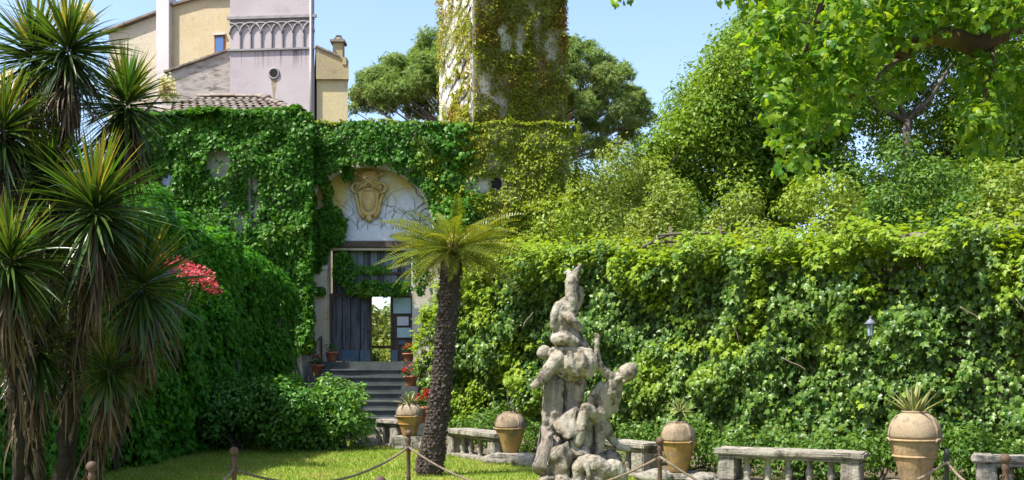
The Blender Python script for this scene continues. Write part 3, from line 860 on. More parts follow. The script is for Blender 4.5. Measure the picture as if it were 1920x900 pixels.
yprism([(311, 685), (440, 685), (440, -4), (372, -6), (311, 6)], 'wall', M['yellow'], 0, 4)
yprism([(311, 6), (372, -6), (440, -4), (440, -8), (372, -10), (309, 2)], 'roof_edge', M['tile'], -.15, 4.3)
yprism([(176, 685), (288, 685), (288, 16), (178, 48)], 'cream_wall', M['cream'], .05, 4)
yprism([(172, 48), (290, 14), (290, 10), (172, 43.5)], 'roof_edge', M['tile'], -.15, 4.3)
yb(286, 312, 685, -40, 'pier', M['white_pier'], -.25, .6)
wv = yb(400.5, 421, 101, 66, 'window', M['frame_red'], -.04, .06)
yb(403, 418.5, 99, 69, 'pane', M['pane'], -.048, .02, wv)
yb(398.5, 423, 104.5, 101.3, 'sill', M['white_pier'], -.14, .2, wv)
yb(398.5, 423, 65.5, 62.5, 'window_head', M['white_pier'], -.10, .14, wv)
# grey rubble gable in front of the yellow house
gy_ = 37.5
gg = thing('rubble_gable', (gx(372, gy_), gy_, TERR), 'grey rubble gable wall sloping up to the lavender tower', 'wall')
MB().prism([(gx(312, gy_), gy_, TERR), (gx(433, gy_), gy_, TERR), (gx(433, gy_), gy_, gz(95, gy_)), (gx(312, gy_), gy_, gz(137, gy_))], (0, .5, 0)).build('wall', M['rubble'], gg)
nt_ = 11
for k in range(nt_):
    a, b = k / nt_, (k + 1) / nt_
    xa, xb = gx(308 + 125 * a, gy_), gx(308 + 125 * b, gy_)
    za, zb = gz(137.5 - 43 * a, gy_), gz(137.5 - 43 * b, gy_)
    MB().prism([(xa + .004, gy_ - .1, za + .002), (xb - .004, gy_ - .1, zb + .002), (xb - .004, gy_ - .1, zb + .055), (xa + .004, gy_ - .1, za + .085)], (0, .7, 0)).build('coping_tile', M['tile'], gg)

# ------------------------------------------------------------------ big ivy tower right of centre
VY = 28.2
iv = thing('ivy_tower', (gx(930, VY), VY + 1.5, 0), 'tall square white tower overgrown with ivy behind the gate wall', 'tower')
cA = Vector((gx(887, VY), VY, 0))              # near corner
th = R(24)
side = (gx(1057, VY) - gx(887, VY)) / math.cos(th) * 1.03
dR = Vector((math.cos(th), math.sin(th), 0)); dL = Vector((-math.sin(th), math.cos(th), 0))
sideL = 2.75
cB = cA + dR * side; cD = cA + dL * sideL; cC = cB + dL * sideL
TTOP = gz(-160, VY)
MB().prism([(p.x, p.y, 0.5) for p in (cA, cB, cC, cD)], (0, 0, TTOP - .5)).build('wall', M['plaster'], iv)
MB().prism([(p.x, p.y, TTOP) for p in (cA + (cA - cC).normalized() * .2, cB + (cB - cD).normalized() * .2, cC + (cC - cA).normalized() * .2, cD + (cD - cB).normalized() * .2)], (0, 0, .25)).build('parapet', M['grey_trim'], iv)
nL = Vector((-math.cos(th), -math.sin(th), 0)); nR = Vector((math.sin(th), -math.cos(th), 0))

# ================================================================== IVY ON THE GATE, THE LEFT BLOCK AND THE TOWER
def px_of(P): return 960 + F * P[:, 0] / P[:, 1]
def py_of(P): return HORIZON - F * (P[:, 2] - EYE) / P[:, 1]

def wall_leaves(n, origin, du, dv, nrm, depth, size, keep, r, lump=0.16, lf=1.1, out=0.9, up=0.35, jit=0.45, down=1.0, seed=0):
    """scatter over the parallelogram origin + u du + v dv; keep(px, py, r) -> probability on the wall itself"""
    o = np.array(origin); du = np.array(du); dv = np.array(dv); nn = np.array(nrm)
    u, v = r.uniform(0, 1, n), r.uniform(0, 1, n)
    P = o + u[:, None] * du + v[:, None] * dv
    k = r.uniform(0, 1, n) < keep(P)
    P = P[k]; n = len(P)
    L = np.clip(0.5 + 0.9 * vnoise(P, lf, seed), 0, 1)
    d = 0.02 + lump * L + depth * r.uniform(0, 1, n) ** 1.5
    P = P + nn * d[:, None]
    N = nn * out + np.array([0, 0, up]) + r.normal(0, jit, (n, 3))
    D = np.array([0, 0, -down]) + r.normal(0, 0.5, (n, 3))
    S = size * r.uniform(0.6, 1.3, n) * r.lognormal(0, .18, n) * (.8 + .4 * np.clip(.5 + vnoise(P, .8, 77), 0, 1))
    return P, N, D, S, L

def cat_(*parts): return [np.concatenate(z) for z in zip(*parts)]

def ell(px, py, cx, cy, rx, ry): return ((px - cx) / rx) ** 2 + ((py - cy) / ry) ** 2

r = np.random.default_rng(21)
# --- dark creeper: block left of the gate, band above the arch, hanging swags
ivd = thing('creeper_on_gatehouse', ((LX0 + LX1) / 2, LY - .05, 0), 'deep green creeper cascading over the gatehouse left of the arch', 'creeper')
def keep_left(P):
    px, py = px_of(P), py_of(P)
    k = np.full(len(P), 1.0)
    for cx, cy_, rx, ry, s in ((418, 310, 23, 28, .9), (478, 375, 13, 48, .88), (452, 418, 18, 24, .82), (470, 290, 12, 14, .7), (385, 270, 14, 8, .6), (425, 380, 10, 12, .7), (540, 640, 14, 60, .9), (317, 338, 15, 15, 1)):
        e = ell(px, py, cx, cy_, rx, ry)
        k = np.where(e < 1 + 0.5 * vnoise(P, 3.0, 3), 1 - s, k)
    return k
A = wall_leaves(32000, (LX0 - .1, LY, 2.0), (LX1 - LX0 + .42, 0, 0), (0, 0, LTOP - 2.0 + .12), (0, -1, 0), 0.16, 0.098, keep_left, r, lump=0.34, lf=0.9, seed=1)
B = wall_leaves(6000, (LX1, LY - .3, 2.0), (0, 1.0, 0), (0, 0, LTOP - 2.0 + .1), (1, 0, 0), 0.12, 0.095, lambda P: np.where(P[:, 2] > 4, 1.0, 0.3), r, lump=0.2)
# over the top edge, where the sun catches it
n = 3200
T = np.stack([r.uniform(LX0, LX1, n), LY + r.uniform(-0.42, 0.15, n), np.full(n, LTOP) + 0.0], 1)
T[:, 2] += 0.12 + 0.16 * (vnoise(T, 1.3, 5) + .5) - np.clip(-(T[:, 1] - LY) - .1, 0, 1) * .5
Tt = (T, r.normal(0, .5, (n, 3)) + [0, -.4, 1], r.normal(0, .6, (n, 3)) + [0, -.8, -.3], 0.12 * r.uniform(.6, 1.25, n), np.ones(n))
P_, N_, D_, S_, L_ = cat_(A, B, Tt)
foliage(ivd, M['ivy_dark'], T_PALM, P_, N_, D_, S_, r.uniform(0, 1, len(P_)))
for k in range(9):
    x = r.uniform(LX0 + .6, LX1 - .1); zz = np.linspace(0.3, r.uniform(5, 7.8), 8)
    MB().tube([(x + .25 * math.sin(z * 1.3 + k), LY - .03, z) for z in zz], [.03 * (1 - .09 * i) for i in range(8)], 5).build('stem', M['bark'], ivd, True)

ivm = thing('creeper_over_arch', (ACX, GY - .05, ACZ + AR), 'dark green creeper draped over the arch and down the left of the gate', 'creeper')
def arch_e(P): return (P[:, 0] - ACX) ** 2 + (P[:, 2] - ACZ) ** 2
def keep_mid(P):
    px, py = px_of(P), py_of(P)
    k = np.where(px < 905, 1.0, 0.0)
    k = np.where((px > 790) & (px <= 905), np.clip(1.15 - (px - 790) / 105, 0, 1), k)
    rr = np.sqrt(arch_e(P)) + 0.10 * vnoise(P, 2.5, 4)
    inside = ((P[:, 2] > ACZ) & (rr < AR + .02)) | ((P[:, 2] <= ACZ) & (px > 571) & (px < 812))
    k = np.where(inside, 0.0, k)
    k = np.where(py > 500 + 20 * vnoise(P, 2, 9), 0.0, k)
    return k
A = wall_leaves(17000, (WX0, GY, gz(520, GY)), (gx(910, GY) - WX0, 0, 0), (0, 0, WTOP - gz(520, GY) + .1), (0, -1, 0), 0.16, 0.092, keep_mid, r, lump=0.30, lf=1.0, seed=2)
# swags inside the niche: left drape, top fringe, over the transom
def keep_in(P):
    px, py = px_of(P), py_of(P)
    w_ = 10 * vnoise(P, 2.2, 6)
    k = np.zeros(len(P))
    k = np.where((ell(px, py + w_, 612, 425, 40, 42) < 1), 1.0, k)              # dark mass at the left springing
    k = np.where((ell(px, py, 596, 470, 24, 45) < 1 + .04 * w_), 1.0, k)
    k = np.where((np.abs(px - 615 + w_ * .6) < 9) & (py < 420) & (py > 335), 1.0, k)  # strand
    k = np.where((np.abs(px - 655) < 10) & (py < 342) & (py > 300), .8, k)
    k = np.where((py > 498 + w_) & (py < 512 + w_) & (px > 640) & (px < 735), .8, k)
    k = np.where((ell(px, py + w_, 648, 508, 22, 34) < 1), .8, k)
    k = np.where((ell(px, py + w_ * .7, 710, 541, 66, 15) < 1), 1.0, k)
    k = np.where((ell(px, py + w_ * .7, 590, 545, 24, 9) < 1), .7, k)
    k = np.where((px > 770) & (ell(px, py, 790, 500, 14, 55) < 1), .8, k)
    return k
B = wall_leaves(21000, (NX0, GY + .2, gz(560, GY)), (NX1 - NX0, 0, 0), (0, 0, gz(300, GY) - gz(560, GY)), (0, -1, 0), 0.20, 0.085, keep_in, r, lump=0.16, seed=3)
P_, N_, D_, S_, L_ = cat_(A, B)
foliage(ivm, M['ivy_dark'], T_PALM, P_, N_, D_, S_, r.uniform(0, 1, len(P_)))
# bare winter stems crawling over the tympanum
def crawl(x, z, ang, n, step, rad, par, y, mat):
    pts = []
    for i in range(n):
        pts.append((x, y, z)); ang += r.normal(0, .38)
        x += math.cos(ang) * step; z += math.sin(ang) * step
    MB().tube(pts, [rad * (1 - .8 * i / n) for i in range(n)], 4).build('stem', mat, par)
    return pts
for k in range(40):
    px = r.uniform(640, 800); py = r.choice([r.uniform(420, 446), r.uniform(380, 430)])
    crawl(gx(px, GY), gz(py, GY), r.uniform(0.6, 2.6), r.integers(8, 18), 0.075, 0.006, ivm, GY + .238, M['twig'])
for k in range(6):
    a = r.uniform(-.2, 1.2)
    crawl(ACX + AR * math.cos(a) * .98, ACZ + AR * math.sin(a) * .98, math.pi + a * .4 + r.normal(0, .3), 14, 0.075, 0.011, ivm, GY + .232, M['bark'])

# --- fine sunlit ivy: right part of the gate wall
ivf = thing('ivy_on_gate_wall', (gx(950, GY), GY - .03, 0), 'fine yellow-green ivy carpeting the wall right of the arch', 'ivy')
def keep_right(P):
    px, py = px_of(P), py_of(P)
    k = np.clip((px - 780) / 90, 0, 1)
    w_ = vnoise(P, 2.2, 11)
    rr = np.sqrt(arch_e(P))
    k = np.where((rr < AR + .04) & (P[:, 2] > ACZ), 0, k); k = np.where((px < 812) & (P[:, 2] < ACZ), 0, k)
    for cx, cy_, rx, ry, s in ((868, 341, 52, 13, .93), (840, 322, 14, 8, .85), (890, 352, 30, 10, .9), (930, 305, 12, 6, .85), (931, 345, 12, 12, 1), (828, 345, 18, 9, .8)):
        k = np.where(ell(px, py, cx, cy_, rx, ry) < 1 + w_, 1 - s, k)
    return k
A = wall_leaves(36000, (gx(775, GY), GY, 2.2), (WX1 - gx(775, GY) + .05, 0, 0), (0, 0, WTOP - 2.2 + .06), (0, -1, 0), 0.06, 0.095, keep_right, r, lump=0.18, lf=1.8, out=.85, up=.8, jit=.5, seed=4)
n = 2600
T = np.stack([r.uniform(WX0, WX1 + .1, n), GY + r.uniform(-0.2, 0.1, n), np.full(n, WTOP + .05)], 1); T[:, 2] += 0.10 * (vnoise(T, 2.0, 5) + .4)
Tt = (T, r.normal(0, .5, (n, 3)) + [0, -.4, 1], r.normal(0, .6, (n, 3)) + [0, -.8, -.3], 0.10 * r.uniform(.6, 1.25, n), np.ones(n))
B = wall_leaves(2500, (WX1, GY, 2.0), (0, .7, 0), (0, 0, WTOP - 1.8), (1, 0, 0), 0.10, 0.09, lambda P: np.ones(len(P)), r, lump=0.22)
P_, N_, D_, S_, L_ = cat_(A, Tt, B)
foliage(ivf, M['ivy_fine'], T_OVAL, P_, N_, D_, S_, r.uniform(0, 1, len(P_)))

# --- rusty ivy on the tower: full cover on the right face, diagonal strands on the left face
ivt = thing('ivy_on_tower', (cA.x, cA.y, WTOP), 'olive and rust coloured ivy climbing the white tower', 'ivy')
Z0 = gz(262, VY)
def keep_tr(P):
    px, py = px_of(P), py_of(P)
    w_ = vnoise(P, 1.8, 15)
    k = np.full(len(P), .95)
    for cx, cy_, rx, ry, s in ((942, 68, 15, 32, .92), (973, 72, 11, 30, .92), (1030, 85, 16, 40, .75), (912, 165, 14, 26, .88), (930, 178, 24, 18, .85), (940, 205, 9, 30, .8), (994, 10, 10, 12, .9), (958, 118, 8, 6, .7), (913, 95, 9, 18, .6), (950, 150, 9, 14, .5), (1005, 60, 8, 30, .6)):
        k = np.where(ell(px, py, cx, cy_, rx * .85, ry * .85) < 1 + 1.6 * w_, 1 - s, k)
    return k
A = wall_leaves(36000, cA + Vector((0, 0, Z0)), dR * side, (0, 0, TTOP - Z0 - .1), nR, 0.04, 0.09, keep_tr, r, lump=0.13, lf=1.6, out=.8, up=.9, jit=.5, seed=5)
def keep_tl(P):
    q = (P[:, 2] - Z0); s = np.linalg.norm(P[:, :2] - np.array(cA)[:2], axis=1)
    w_ = vnoise(P, 1.6, 17)
    ph = (q + 0.42 * s + .5 * w_) % 0.92
    k = np.where(ph < 0.26, 0.8, 0.02)
    py = py_of(P)
    k = np.where((py > 195) & (s < 1.6 + w_), .85, k)
    k = np.where((py < 110) & (py > 18), np.maximum(k, .35 + .4 * w_), k)
    k = np.where(s < .16 + .2 * w_, .7, k)
    return k
B = wall_leaves(16000, cA + Vector((0, 0, Z0)), dL * sideL, (0, 0, TTOP - Z0 - .1), nL, 0.05, 0.085, keep_tl, r, lump=0.07, lf=1.4, out=.7, up=.7, jit=.5, seed=6)
C_ = wall_leaves(3000, cB + Vector((0, 0, Z0)), dL * .6, (0, 0, TTOP - Z0 - .1), dR, 0.05, 0.088, lambda P: np.full(len(P), .8), r, lump=0.14)
P_, N_, D_, S_, L_ = cat_(A, B, C_)
foliage(ivt, M['ivy_rust'], T_OVAL, P_, N_, D_, S_, r.uniform(0, 1, len(P_)))
for k in range(16):
    z = Z0 + .3 + k * .42
    p0 = cA + dL * r.uniform(.0, .3); pts = []
    for i in range(9):
        s = i / 8 * r.uniform(1.6, 2.6)
        p = p0 + dL * s; pts.append((p.x + nL.x * .02, p.y + nL.y * .02, z - .42 * s + .08 * math.sin(i * 1.9 + k)))
    MB().tube(pts, [.022 * (1 - .08 * i) for i in range(9)], 4).build('stem', M['bark'], ivt)

# ================================================================== GARDEN WALL ON THE RIGHT, under creeper
def wall_pt(px):
    """plan point of the garden wall's face seen at column px"""
    t = (px - 960) / F
    Y = (-2.2 + 0.971 * 26) / (t + 0.971)
    return np.array([t * Y, Y])
gw = thing('garden_wall', (*wall_pt(1400), 0), 'long rubble garden wall hidden under creeper on the right', 'wall')
g0, g1 = wall_pt(780), np.array([-2.2 + .971 * (26 - 9.5), 9.5])
gd = unit(g1 - g0); gn = np.array([-gd[1], gd[0]]) * -1
if gn[1] > 0: gn = -gn
back = -gn * .5
GH = 3.75
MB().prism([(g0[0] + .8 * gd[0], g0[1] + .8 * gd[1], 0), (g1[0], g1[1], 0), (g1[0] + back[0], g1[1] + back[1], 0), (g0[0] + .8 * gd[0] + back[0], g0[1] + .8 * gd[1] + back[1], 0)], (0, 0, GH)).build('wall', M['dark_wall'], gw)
glen = np.linalg.norm(g1 - g0)
s_ = 1.0
while s_ < glen - 6:
    w_ = random.uniform(.4, .7); a = g0 + gd * (s_ + .005); b = g0 + gd * (s_ + w_ - .005)
    f0 = gn * .06; f1 = back - gn * .06
    MB().prism([(a[0] + f0[0], a[1] + f0[1], GH + .002), (b[0] + f0[0], b[1] + f0[1], GH + .002), (b[0] + f1[0], b[1] + f1[1], GH + .002), (a[0] + f1[0], a[1] + f1[1], GH + .002)], (0, 0, random.uniform(.08, .12))).build('coping_stone', M['stone'], gw)
    s_ += w_

cw = thing('creeper_on_garden_wall', (*wall_pt(1400), 0), 'thick creeper with bright lobed leaves covering the garden wall', 'creeper')
r = np.random.default_rng(5)
prof_px = np.array([780, 800, 840, 880, 930, 1000, 1060, 1130, 1200, 1300, 1400, 1500, 1600, 1700, 1800, 1920, 2100])
prof_py = np.array([640, 600, 560, 515, 480, 462, 452, 458, 468, 462, 455, 446, 440, 436, 428, 418, 410])
def top_z(P):
    px = px_of(P)
    return EYE + (HORIZON - np.interp(px, prof_px, prof_py)) / F * P[:, 1]
n = 100000
u = r.uniform(0, glen - 4.0, n); v = r.uniform(0, 4.9, n)
P = np.stack([g0[0] + gd[0] * u, g0[1] + gd[1] * u, v], 1)
tz = top_z(P) + .30 * vnoise(P * [1, 1, 0], 1.3, 2)
P = P[v < tz]; tz = tz[v < tz]; n = len(P)
L = np.clip(.5 + vnoise(P, .75, 8, 4), 0, 1)
L2 = np.clip(.5 + vnoise(P, 2.2, 9, 2), 0, 1)
bulge = 0.10 + 0.38 * np.clip((P[:, 2] - 2.0) / 2.0, 0, 1) ** 1.5      # overhanging head of the vine
lay = r.uniform(0, 1, n) ** .55
d = 0.04 + (0.62 * L ** 1.2 + 0.24 * L2 + bulge) * lay
g3 = np.array([gn[0], gn[1], 0])
P = P + g3 * d[:, None]
topf = np.clip((P[:, 2] - tz + .5) / .5, 0, 1)[:, None]
N = g3 * (.95 - .5 * topf) + np.array([0, 0, .38]) + topf * np.array([0, 0, .7]) + r.normal(0, .42, (n, 3))
D = np.array([0, 0, -1.0]) + r.normal(0, .5, (n, 3)) + g3 * topf
S = 0.096 * r.uniform(.55, 1.35, n)
holes = (L < .28) & (r.uniform(0, 1, n) < np.clip((.30 - L) * 3.5, 0, .65))
k = ~holes
# dense cap on top of the wall
m_ = 12000
u = r.uniform(0, glen - 4, m_); q = r.uniform(-.7, .75, m_)
Pt = np.stack([g0[0] + gd[0] * u + gn[0] * q, g0[1] + gd[1] * u + gn[1] * q, np.zeros(m_)], 1)
Pt[:, 2] = top_z(Pt) - .1 + .20 * vnoise(Pt, 1.5, 12) - .25 * np.abs(q) + r.normal(0, .05, m_)
Nt = r.normal(0, .5, (m_, 3)) + [0, 0, 1]; Dt = r.normal(0, .6, (m_, 3)) + g3 * .6
Pt[:, 2] += .16 * vnoise(Pt * [1, 1, 0], 1.3, 2)
sp_ = r.uniform(0, 1, m_) < .10; Pt[sp_, 2] += r.uniform(.05, .40, int(sp_.sum()))
P_, N_, D_, S_ = cat_((P[k], N[k], D[k], S[k]), (Pt, Nt, Dt, .11 * r.uniform(.6, 1.2, m_)))
sc_ = np.concatenate([lay[k] ** 2, np.zeros(m_)])
vis = (960 + F * P_[:, 0] / P_[:, 1]) > 786 + 14 * r.uniform(-1, 1, len(P_))
P_, N_, D_, S_, sc_ = P_[vis], N_[vis], D_[vis], S_[vis] * r.lognormal(0, .18, int(vis.sum())), sc_[vis]
# young yellow-green growth: the head of the vine and some long falling runs
px_, py_ = px_of(P_), py_of(P_)
yg = (P_[:, 2] - (top_z(P_) - .95)) / .8 + 1.1 * vnoise(P_, .9, 33)
runs = np.zeros(len(P_))
for cx, cy_, rx, ry in ((1420, 560, 22, 90), (1405, 620, 50, 25), (1370, 650, 40, 22), (900, 560, 40, 60), (985, 650, 70, 18), (960, 700, 35, 45), (1300, 645, 60, 16), (1890, 520, 35, 60), (880, 750, 40, 50)):
    runs = np.maximum(runs, 1.25 - ell(px_, py_, cx, cy_, rx, ry))
young = (np.maximum(yg, runs) + r.normal(0, .3, len(P_))) > .62
foliage(cw, M['creeper'], T_PALM, *(q[~young] for q in (P_, N_, D_, S_)), r.uniform(0, 1, int((~young).sum())) ** 1.3, singles=300, score=sc_[~young])
yn = N_[young] + [0, 0, .5]
foliage(cw, M['creeper_young'], T_PALM, P_[young] + g3 * .06, yn, D_[young], S_[young] * .92, r.uniform(0, 1, int(young.sum())), name='young_foliage')
for k in range(22):
    u0 = r.uniform(1, glen - 6); z = .1; pts = []
    for i in range(9):
        p = g0 + gd * u0 + gn * (.10 + .05 * math.sin(i + k)); pts.append((p[0], p[1], z)); z += .42; u0 += r.normal(0, .14)
    MB().tube(pts, [.035 * (1 - .09 * i) for i in range(9)], 5).build('stem', M['bark'], cw, True)
# long shoots hanging clear of the leaves
for px, py, dx in ((1480, 575, 34), (1375, 610, 10), (1905, 560, 18), (1465, 670, 50), (1800, 575, 40), (1000, 585, -20)):
    w = wall_pt(px); Yw = w[1] - 1.05
    pts = [at(px + dx * t, py + 36 * t * t + 5 * math.sin(t * 5), Yw) for t in np.linspace(0, 1, 7)]
    MB().tube(pts, .009, 4).build('shoot', M['twig'], cw, True)
# low plants at the wall's foot
for i, (px, Y, rad, h) in enumerate(((880, 21.6, .45, .6), (925, 20.6, .5, .85), (1000, 19.2, .45, .6), (1085, 18.0, .5, .7), (1190, 16.8, .5, .7), (1300, 15.8, .5, .85), (1385, 15.2, .5, .7), (1470, 14.9, .55, .6), (1560, 14.6, .5, .6), (1650, 14.2, .5, .75), (1800, 13.9, .55, .8), (1880, 13.5, .6, .85))):
    where = ('left of the second jar', 'behind the left bench', 'behind the second jar', 'left behind the statue', 'right behind the statue', 'behind the yucca jar', 'at the left end of the long bench', 'behind the long bench, left', 'behind the long bench, right', 'left of the large agave jar', 'right of the large agave jar', 'behind the rightmost bench')[i]
    bush('border_plant', 'low bright green border plant ' + where, 'plant', (gx(px, Y), Y, 0), rad, h, M['bush_mid'], T_OVAL, .085, 40, 'border plants along the garden wall', 12, 2, 100 + i, .42)
# lantern on the wall
w = wall_pt(1632); LYn = w[1] - 1.25
lp = at(1632, 612, LYn)
lan = thing('wall_lantern', at(1632, 635, LYn), 'small grey iron lantern poking out of the creeper', 'lantern')
q = lp
mb = MB(); mb.lathe(q + Vector((0, 0, .03)), [(.09, 0), (.095, .012), (.05, .065), (.022, .085), (.015, .11), (.02, .125), (.0, .14)], 12); mb.build('cap', M['lamp_iron'], lan, True)
mb = MB(); mb.lathe(q + Vector((0, 0, -.14)), [(.036, 0), (.055, .17)], 8); mb.build('glass', M['lamp_glass'], lan)
for k in range(6):
    a = k * math.pi / 3
    MB().tube([q + Vector((math.cos(a) * .040, math.sin(a) * .040, -.14)), q + Vector((math.cos(a) * .06, math.sin(a) * .06, .03))], .006, 4).build('cage_bar', M['lamp_iron'], lan)
mb = MB(); mb.lathe(q + Vector((0, 0, -.18)), [(.0, 0), (.022, .012), (.045, .035), (.04, .045)], 10); mb.build('base', M['lamp_iron'], lan, True)
MB().tube([q + Vector((0, 0, -.16)), q + Vector((.02, .12, -.26)), q + Vector((.15, .55, -.28)), q + Vector((.35, 1.0, -.2))], .014, 5).build('bracket', M['lamp_iron'], lan, True)

# ================================================================== HEDGE ON THE LEFT
r = np.random.default_rng(31)
hA, hB = np.array([gx(548, 24.6), 24.6]), np.array([-6.35, 10.5])
hd = unit(hB - hA); hn = np.array([hd[1], -hd[0]])
if hn[0] < 0: hn = -hn
hlen = np.linalg.norm(hB - hA)
hg = thing('ivy_hedge', (*((hA + hB) / 2), 0), 'big shaded ivy-clad hedge with rounded sunlit top on the left', 'hedge')
core = []
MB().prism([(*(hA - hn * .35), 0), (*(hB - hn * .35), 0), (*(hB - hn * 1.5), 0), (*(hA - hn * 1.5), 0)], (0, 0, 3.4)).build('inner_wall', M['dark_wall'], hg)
n = 60000
u = r.uniform(-.3, hlen, n); ang = r.uniform(-0.75, 1, n)
hgt = 4.4 + .25 * np.sin(u * .9 + 1) * .6 - np.clip(3.5 - u, 0, 4) * .16
rc = .6                                     # rounding of the shoulder
P = np.zeros((n, 3)); N = np.zeros((n, 3))
c = g = None
face = r.uniform(0, 1, n) < .72
zf = r.uniform(0, 1, n) * (hgt - rc)
th_ = r.uniform(0, math.pi * .85, n)
offs = np.where(face, 0, rc * (np.cos(th_) - 1)); zz = np.where(face, zf, hgt - rc + rc * np.sin(th_))
P[:, 0] = hA[0] + hd[0] * u + hn[0] * offs; P[:, 1] = hA[1] + hd[1] * u + hn[1] * offs; P[:, 2] = zz
nx = np.where(face, 1, np.cos(th_)); nz = np.where(face, 0.1, np.sin(th_))
N0 = np.stack([hn[0] * nx, hn[1] * nx, nz], 1)
Lh = vnoise(P, .8, 41, 4) * .6 + vnoise(P, 2.4, 42, 2) * .18
P = P + N0 * (Lh * .55 + r.uniform(-.16, .05, n))[:, None]
N = N0 + [0, 0, .25] + r.normal(0, .42, (n, 3)); D = np.array([0, 0, -1.]) + r.normal(0, .45, (n, 3)) + hn[0] * 0
S = .105 * r.uniform(.55, 1.3, n)
foliage(hg, M['hedge'], T_PALM, P, N, D, S, r.uniform(0, 1, n), singles=120)
for k in range(10):
    p = hA + hd * (1 + k * hlen / 10.5) - hn * .12
    MB().tube([(p[0], p[1], 0), (p[0] + r.normal(0, .1), p[1] + r.normal(0, .1), 1.2), (p[0] + r.normal(0, .2), p[1] + r.normal(0, .2), 2.8)], [.05, .035, .015], 6).build('stem', M['bark'], hg, True)

# pink flowering shrub growing over the hedge
def flowers(par, cl, n, mat, size, r_):
    P, N, D, S = clump_leaves(cl, 1, size, r_)
    per = max(1, n // len(cl)); Ps = []
    for c, rad in cl:
        rad = np.array(rad if hasattr(rad, '__len__') else (rad,) * 3)
        Ps.append(np.array(c) + sphere_pts(per, r_) * rad * r_.uniform(.3, 1, (per, 1)))
    P = np.concatenate(Ps); n = len(P)
    N = np.array([0, -.6, .6]) + r_.normal(0, .6, (n, 3)); D = r_.normal(0, 1, (n, 3))
    o = leaves_mesh('blossom', mat, T_FLOWER, P, N, D, size * r_.uniform(.6, 1.2, n), r_.uniform(0, 1, n), par)
    o['kind'] = 'stuff'
    return o
fy = 15.6
pk = thing('flowering_shrub', at(330, 700, fy), 'shrub with pink blossom spilling over the hedge behind the cordyline', 'shrub')
cl = [(at(px, py, fy + dy), (.17, .17, .12)) for px, py, dy in ((240, 482, 0), (262, 490, .1), (285, 488, -.1), (310, 496, 0), (330, 504, .1), (352, 514, 0), (372, 522, -.1), (390, 530, 0), (402, 543, 0), (365, 505, .2), (340, 492, .3), (385, 515, .2), (300, 505, .2))]
flowers(pk, cl, 800, M['pink'], .034, r)
P, N, D, S = clump_leaves([(np.array(c) + [0, .2, -.15], (.28, .28, .22)) for c, _ in cl], 45, .10, r)
foliage(pk, M['hedge'], T_LANCE, P, N, D, S, r.uniform(0, 1, len(P)))
for c, _ in cl[::3]:
    MB().tube([at(330, 690, fy + .3), at(335, 600, fy + .25), c], [.03, .02, .008], 5).build('stem', M['bark'], pk, True)
pk2 = thing('flowering_shrub', at(15, 700, 13), 'shrub with coral red blossom at the far left edge', 'shrub')
cl = [(at(px, py, 13 + dy), (.15, .15, .12)) for px, py, dy in ((8, 420, 0), (28, 432, .1), (45, 440, -.1), (-10, 440, 0), (20, 455, 0))]
flowers(pk2, cl, 260, M['pink'], .04, r)
P, N, D, S = clump_leaves([(np.array(c) + [0, .2, -.2], (.34, .34, .3)) for c, _ in cl], 45, .10, r)
foliage(pk2, M['bush_mid'], T_LANCE, P, N, D, S, r.uniform(0, 1, len(P)))
for c, _ in cl[::2]:
    MB().tube([at(15, 690, 13.3), at(15, 560, 13.2), c], [.03, .02, .008], 5).build('stem', M['bark'], pk2, True)

# shrubs in front of the steps
bush('clipped_box', 'clipped dome of box rising behind the dark shrubs by the steps', 'bush', (gx(552, 21.4), 21.4, 0), (.66, .66), 1.72, M['box_dome'], T_SIMPLE, .045, 45, nclump=40, seed=51, cr=.30)
bush('laurel_shrub', 'dark glossy shrub at the foot of the hedge', 'shrub', (gx(445, 19.4), 19.4, 0), (.95, .9), 1.5, M['bush_gloss'], T_OVAL, .115, 70, seed=52, nclump=30, singles=30)
bush('laurel_shrub', 'dark leafy shrub below the clipped box dome', 'shrub', (gx(540, 19.4), 19.4, 0), (.9, .85), 1.38, M['bush_gloss'], T_OVAL, .115, 70, seed=53, nclump=30, singles=30)
bush('hydrangea_shrub', 'sunlit broad-leaved shrub beside the foot of the steps', 'shrub', (gx(643, 19.8), 19.8, 0), (.74, .7), 1.42, M['hydrangea'], T_OVAL, .125, 75, seed=54, nclump=30, singles=60)

# ================================================================== TREES BEYOND THE WALLS
def limbs(t, mat, root, targets, r0, r_, sag=.15, name='branch'):
    for c in targets:
        c = Vector(c); root_ = Vector(root)
        mid = root_.lerp(c, .5) + Vector(r_.normal(0, .06, 3)) * (c - root_).length + Vector((0, 0, sag * (c - root_).length * .3))
        pts = [root_.lerp(mid, t_).lerp(mid.lerp(c, t_), t_) for t_ in np.linspace(0, 1, 6)]
        MB().tube(pts, [r0 * (1 - .85 * i / 5) for i in range(6)], 6).build(name, mat, t, True)

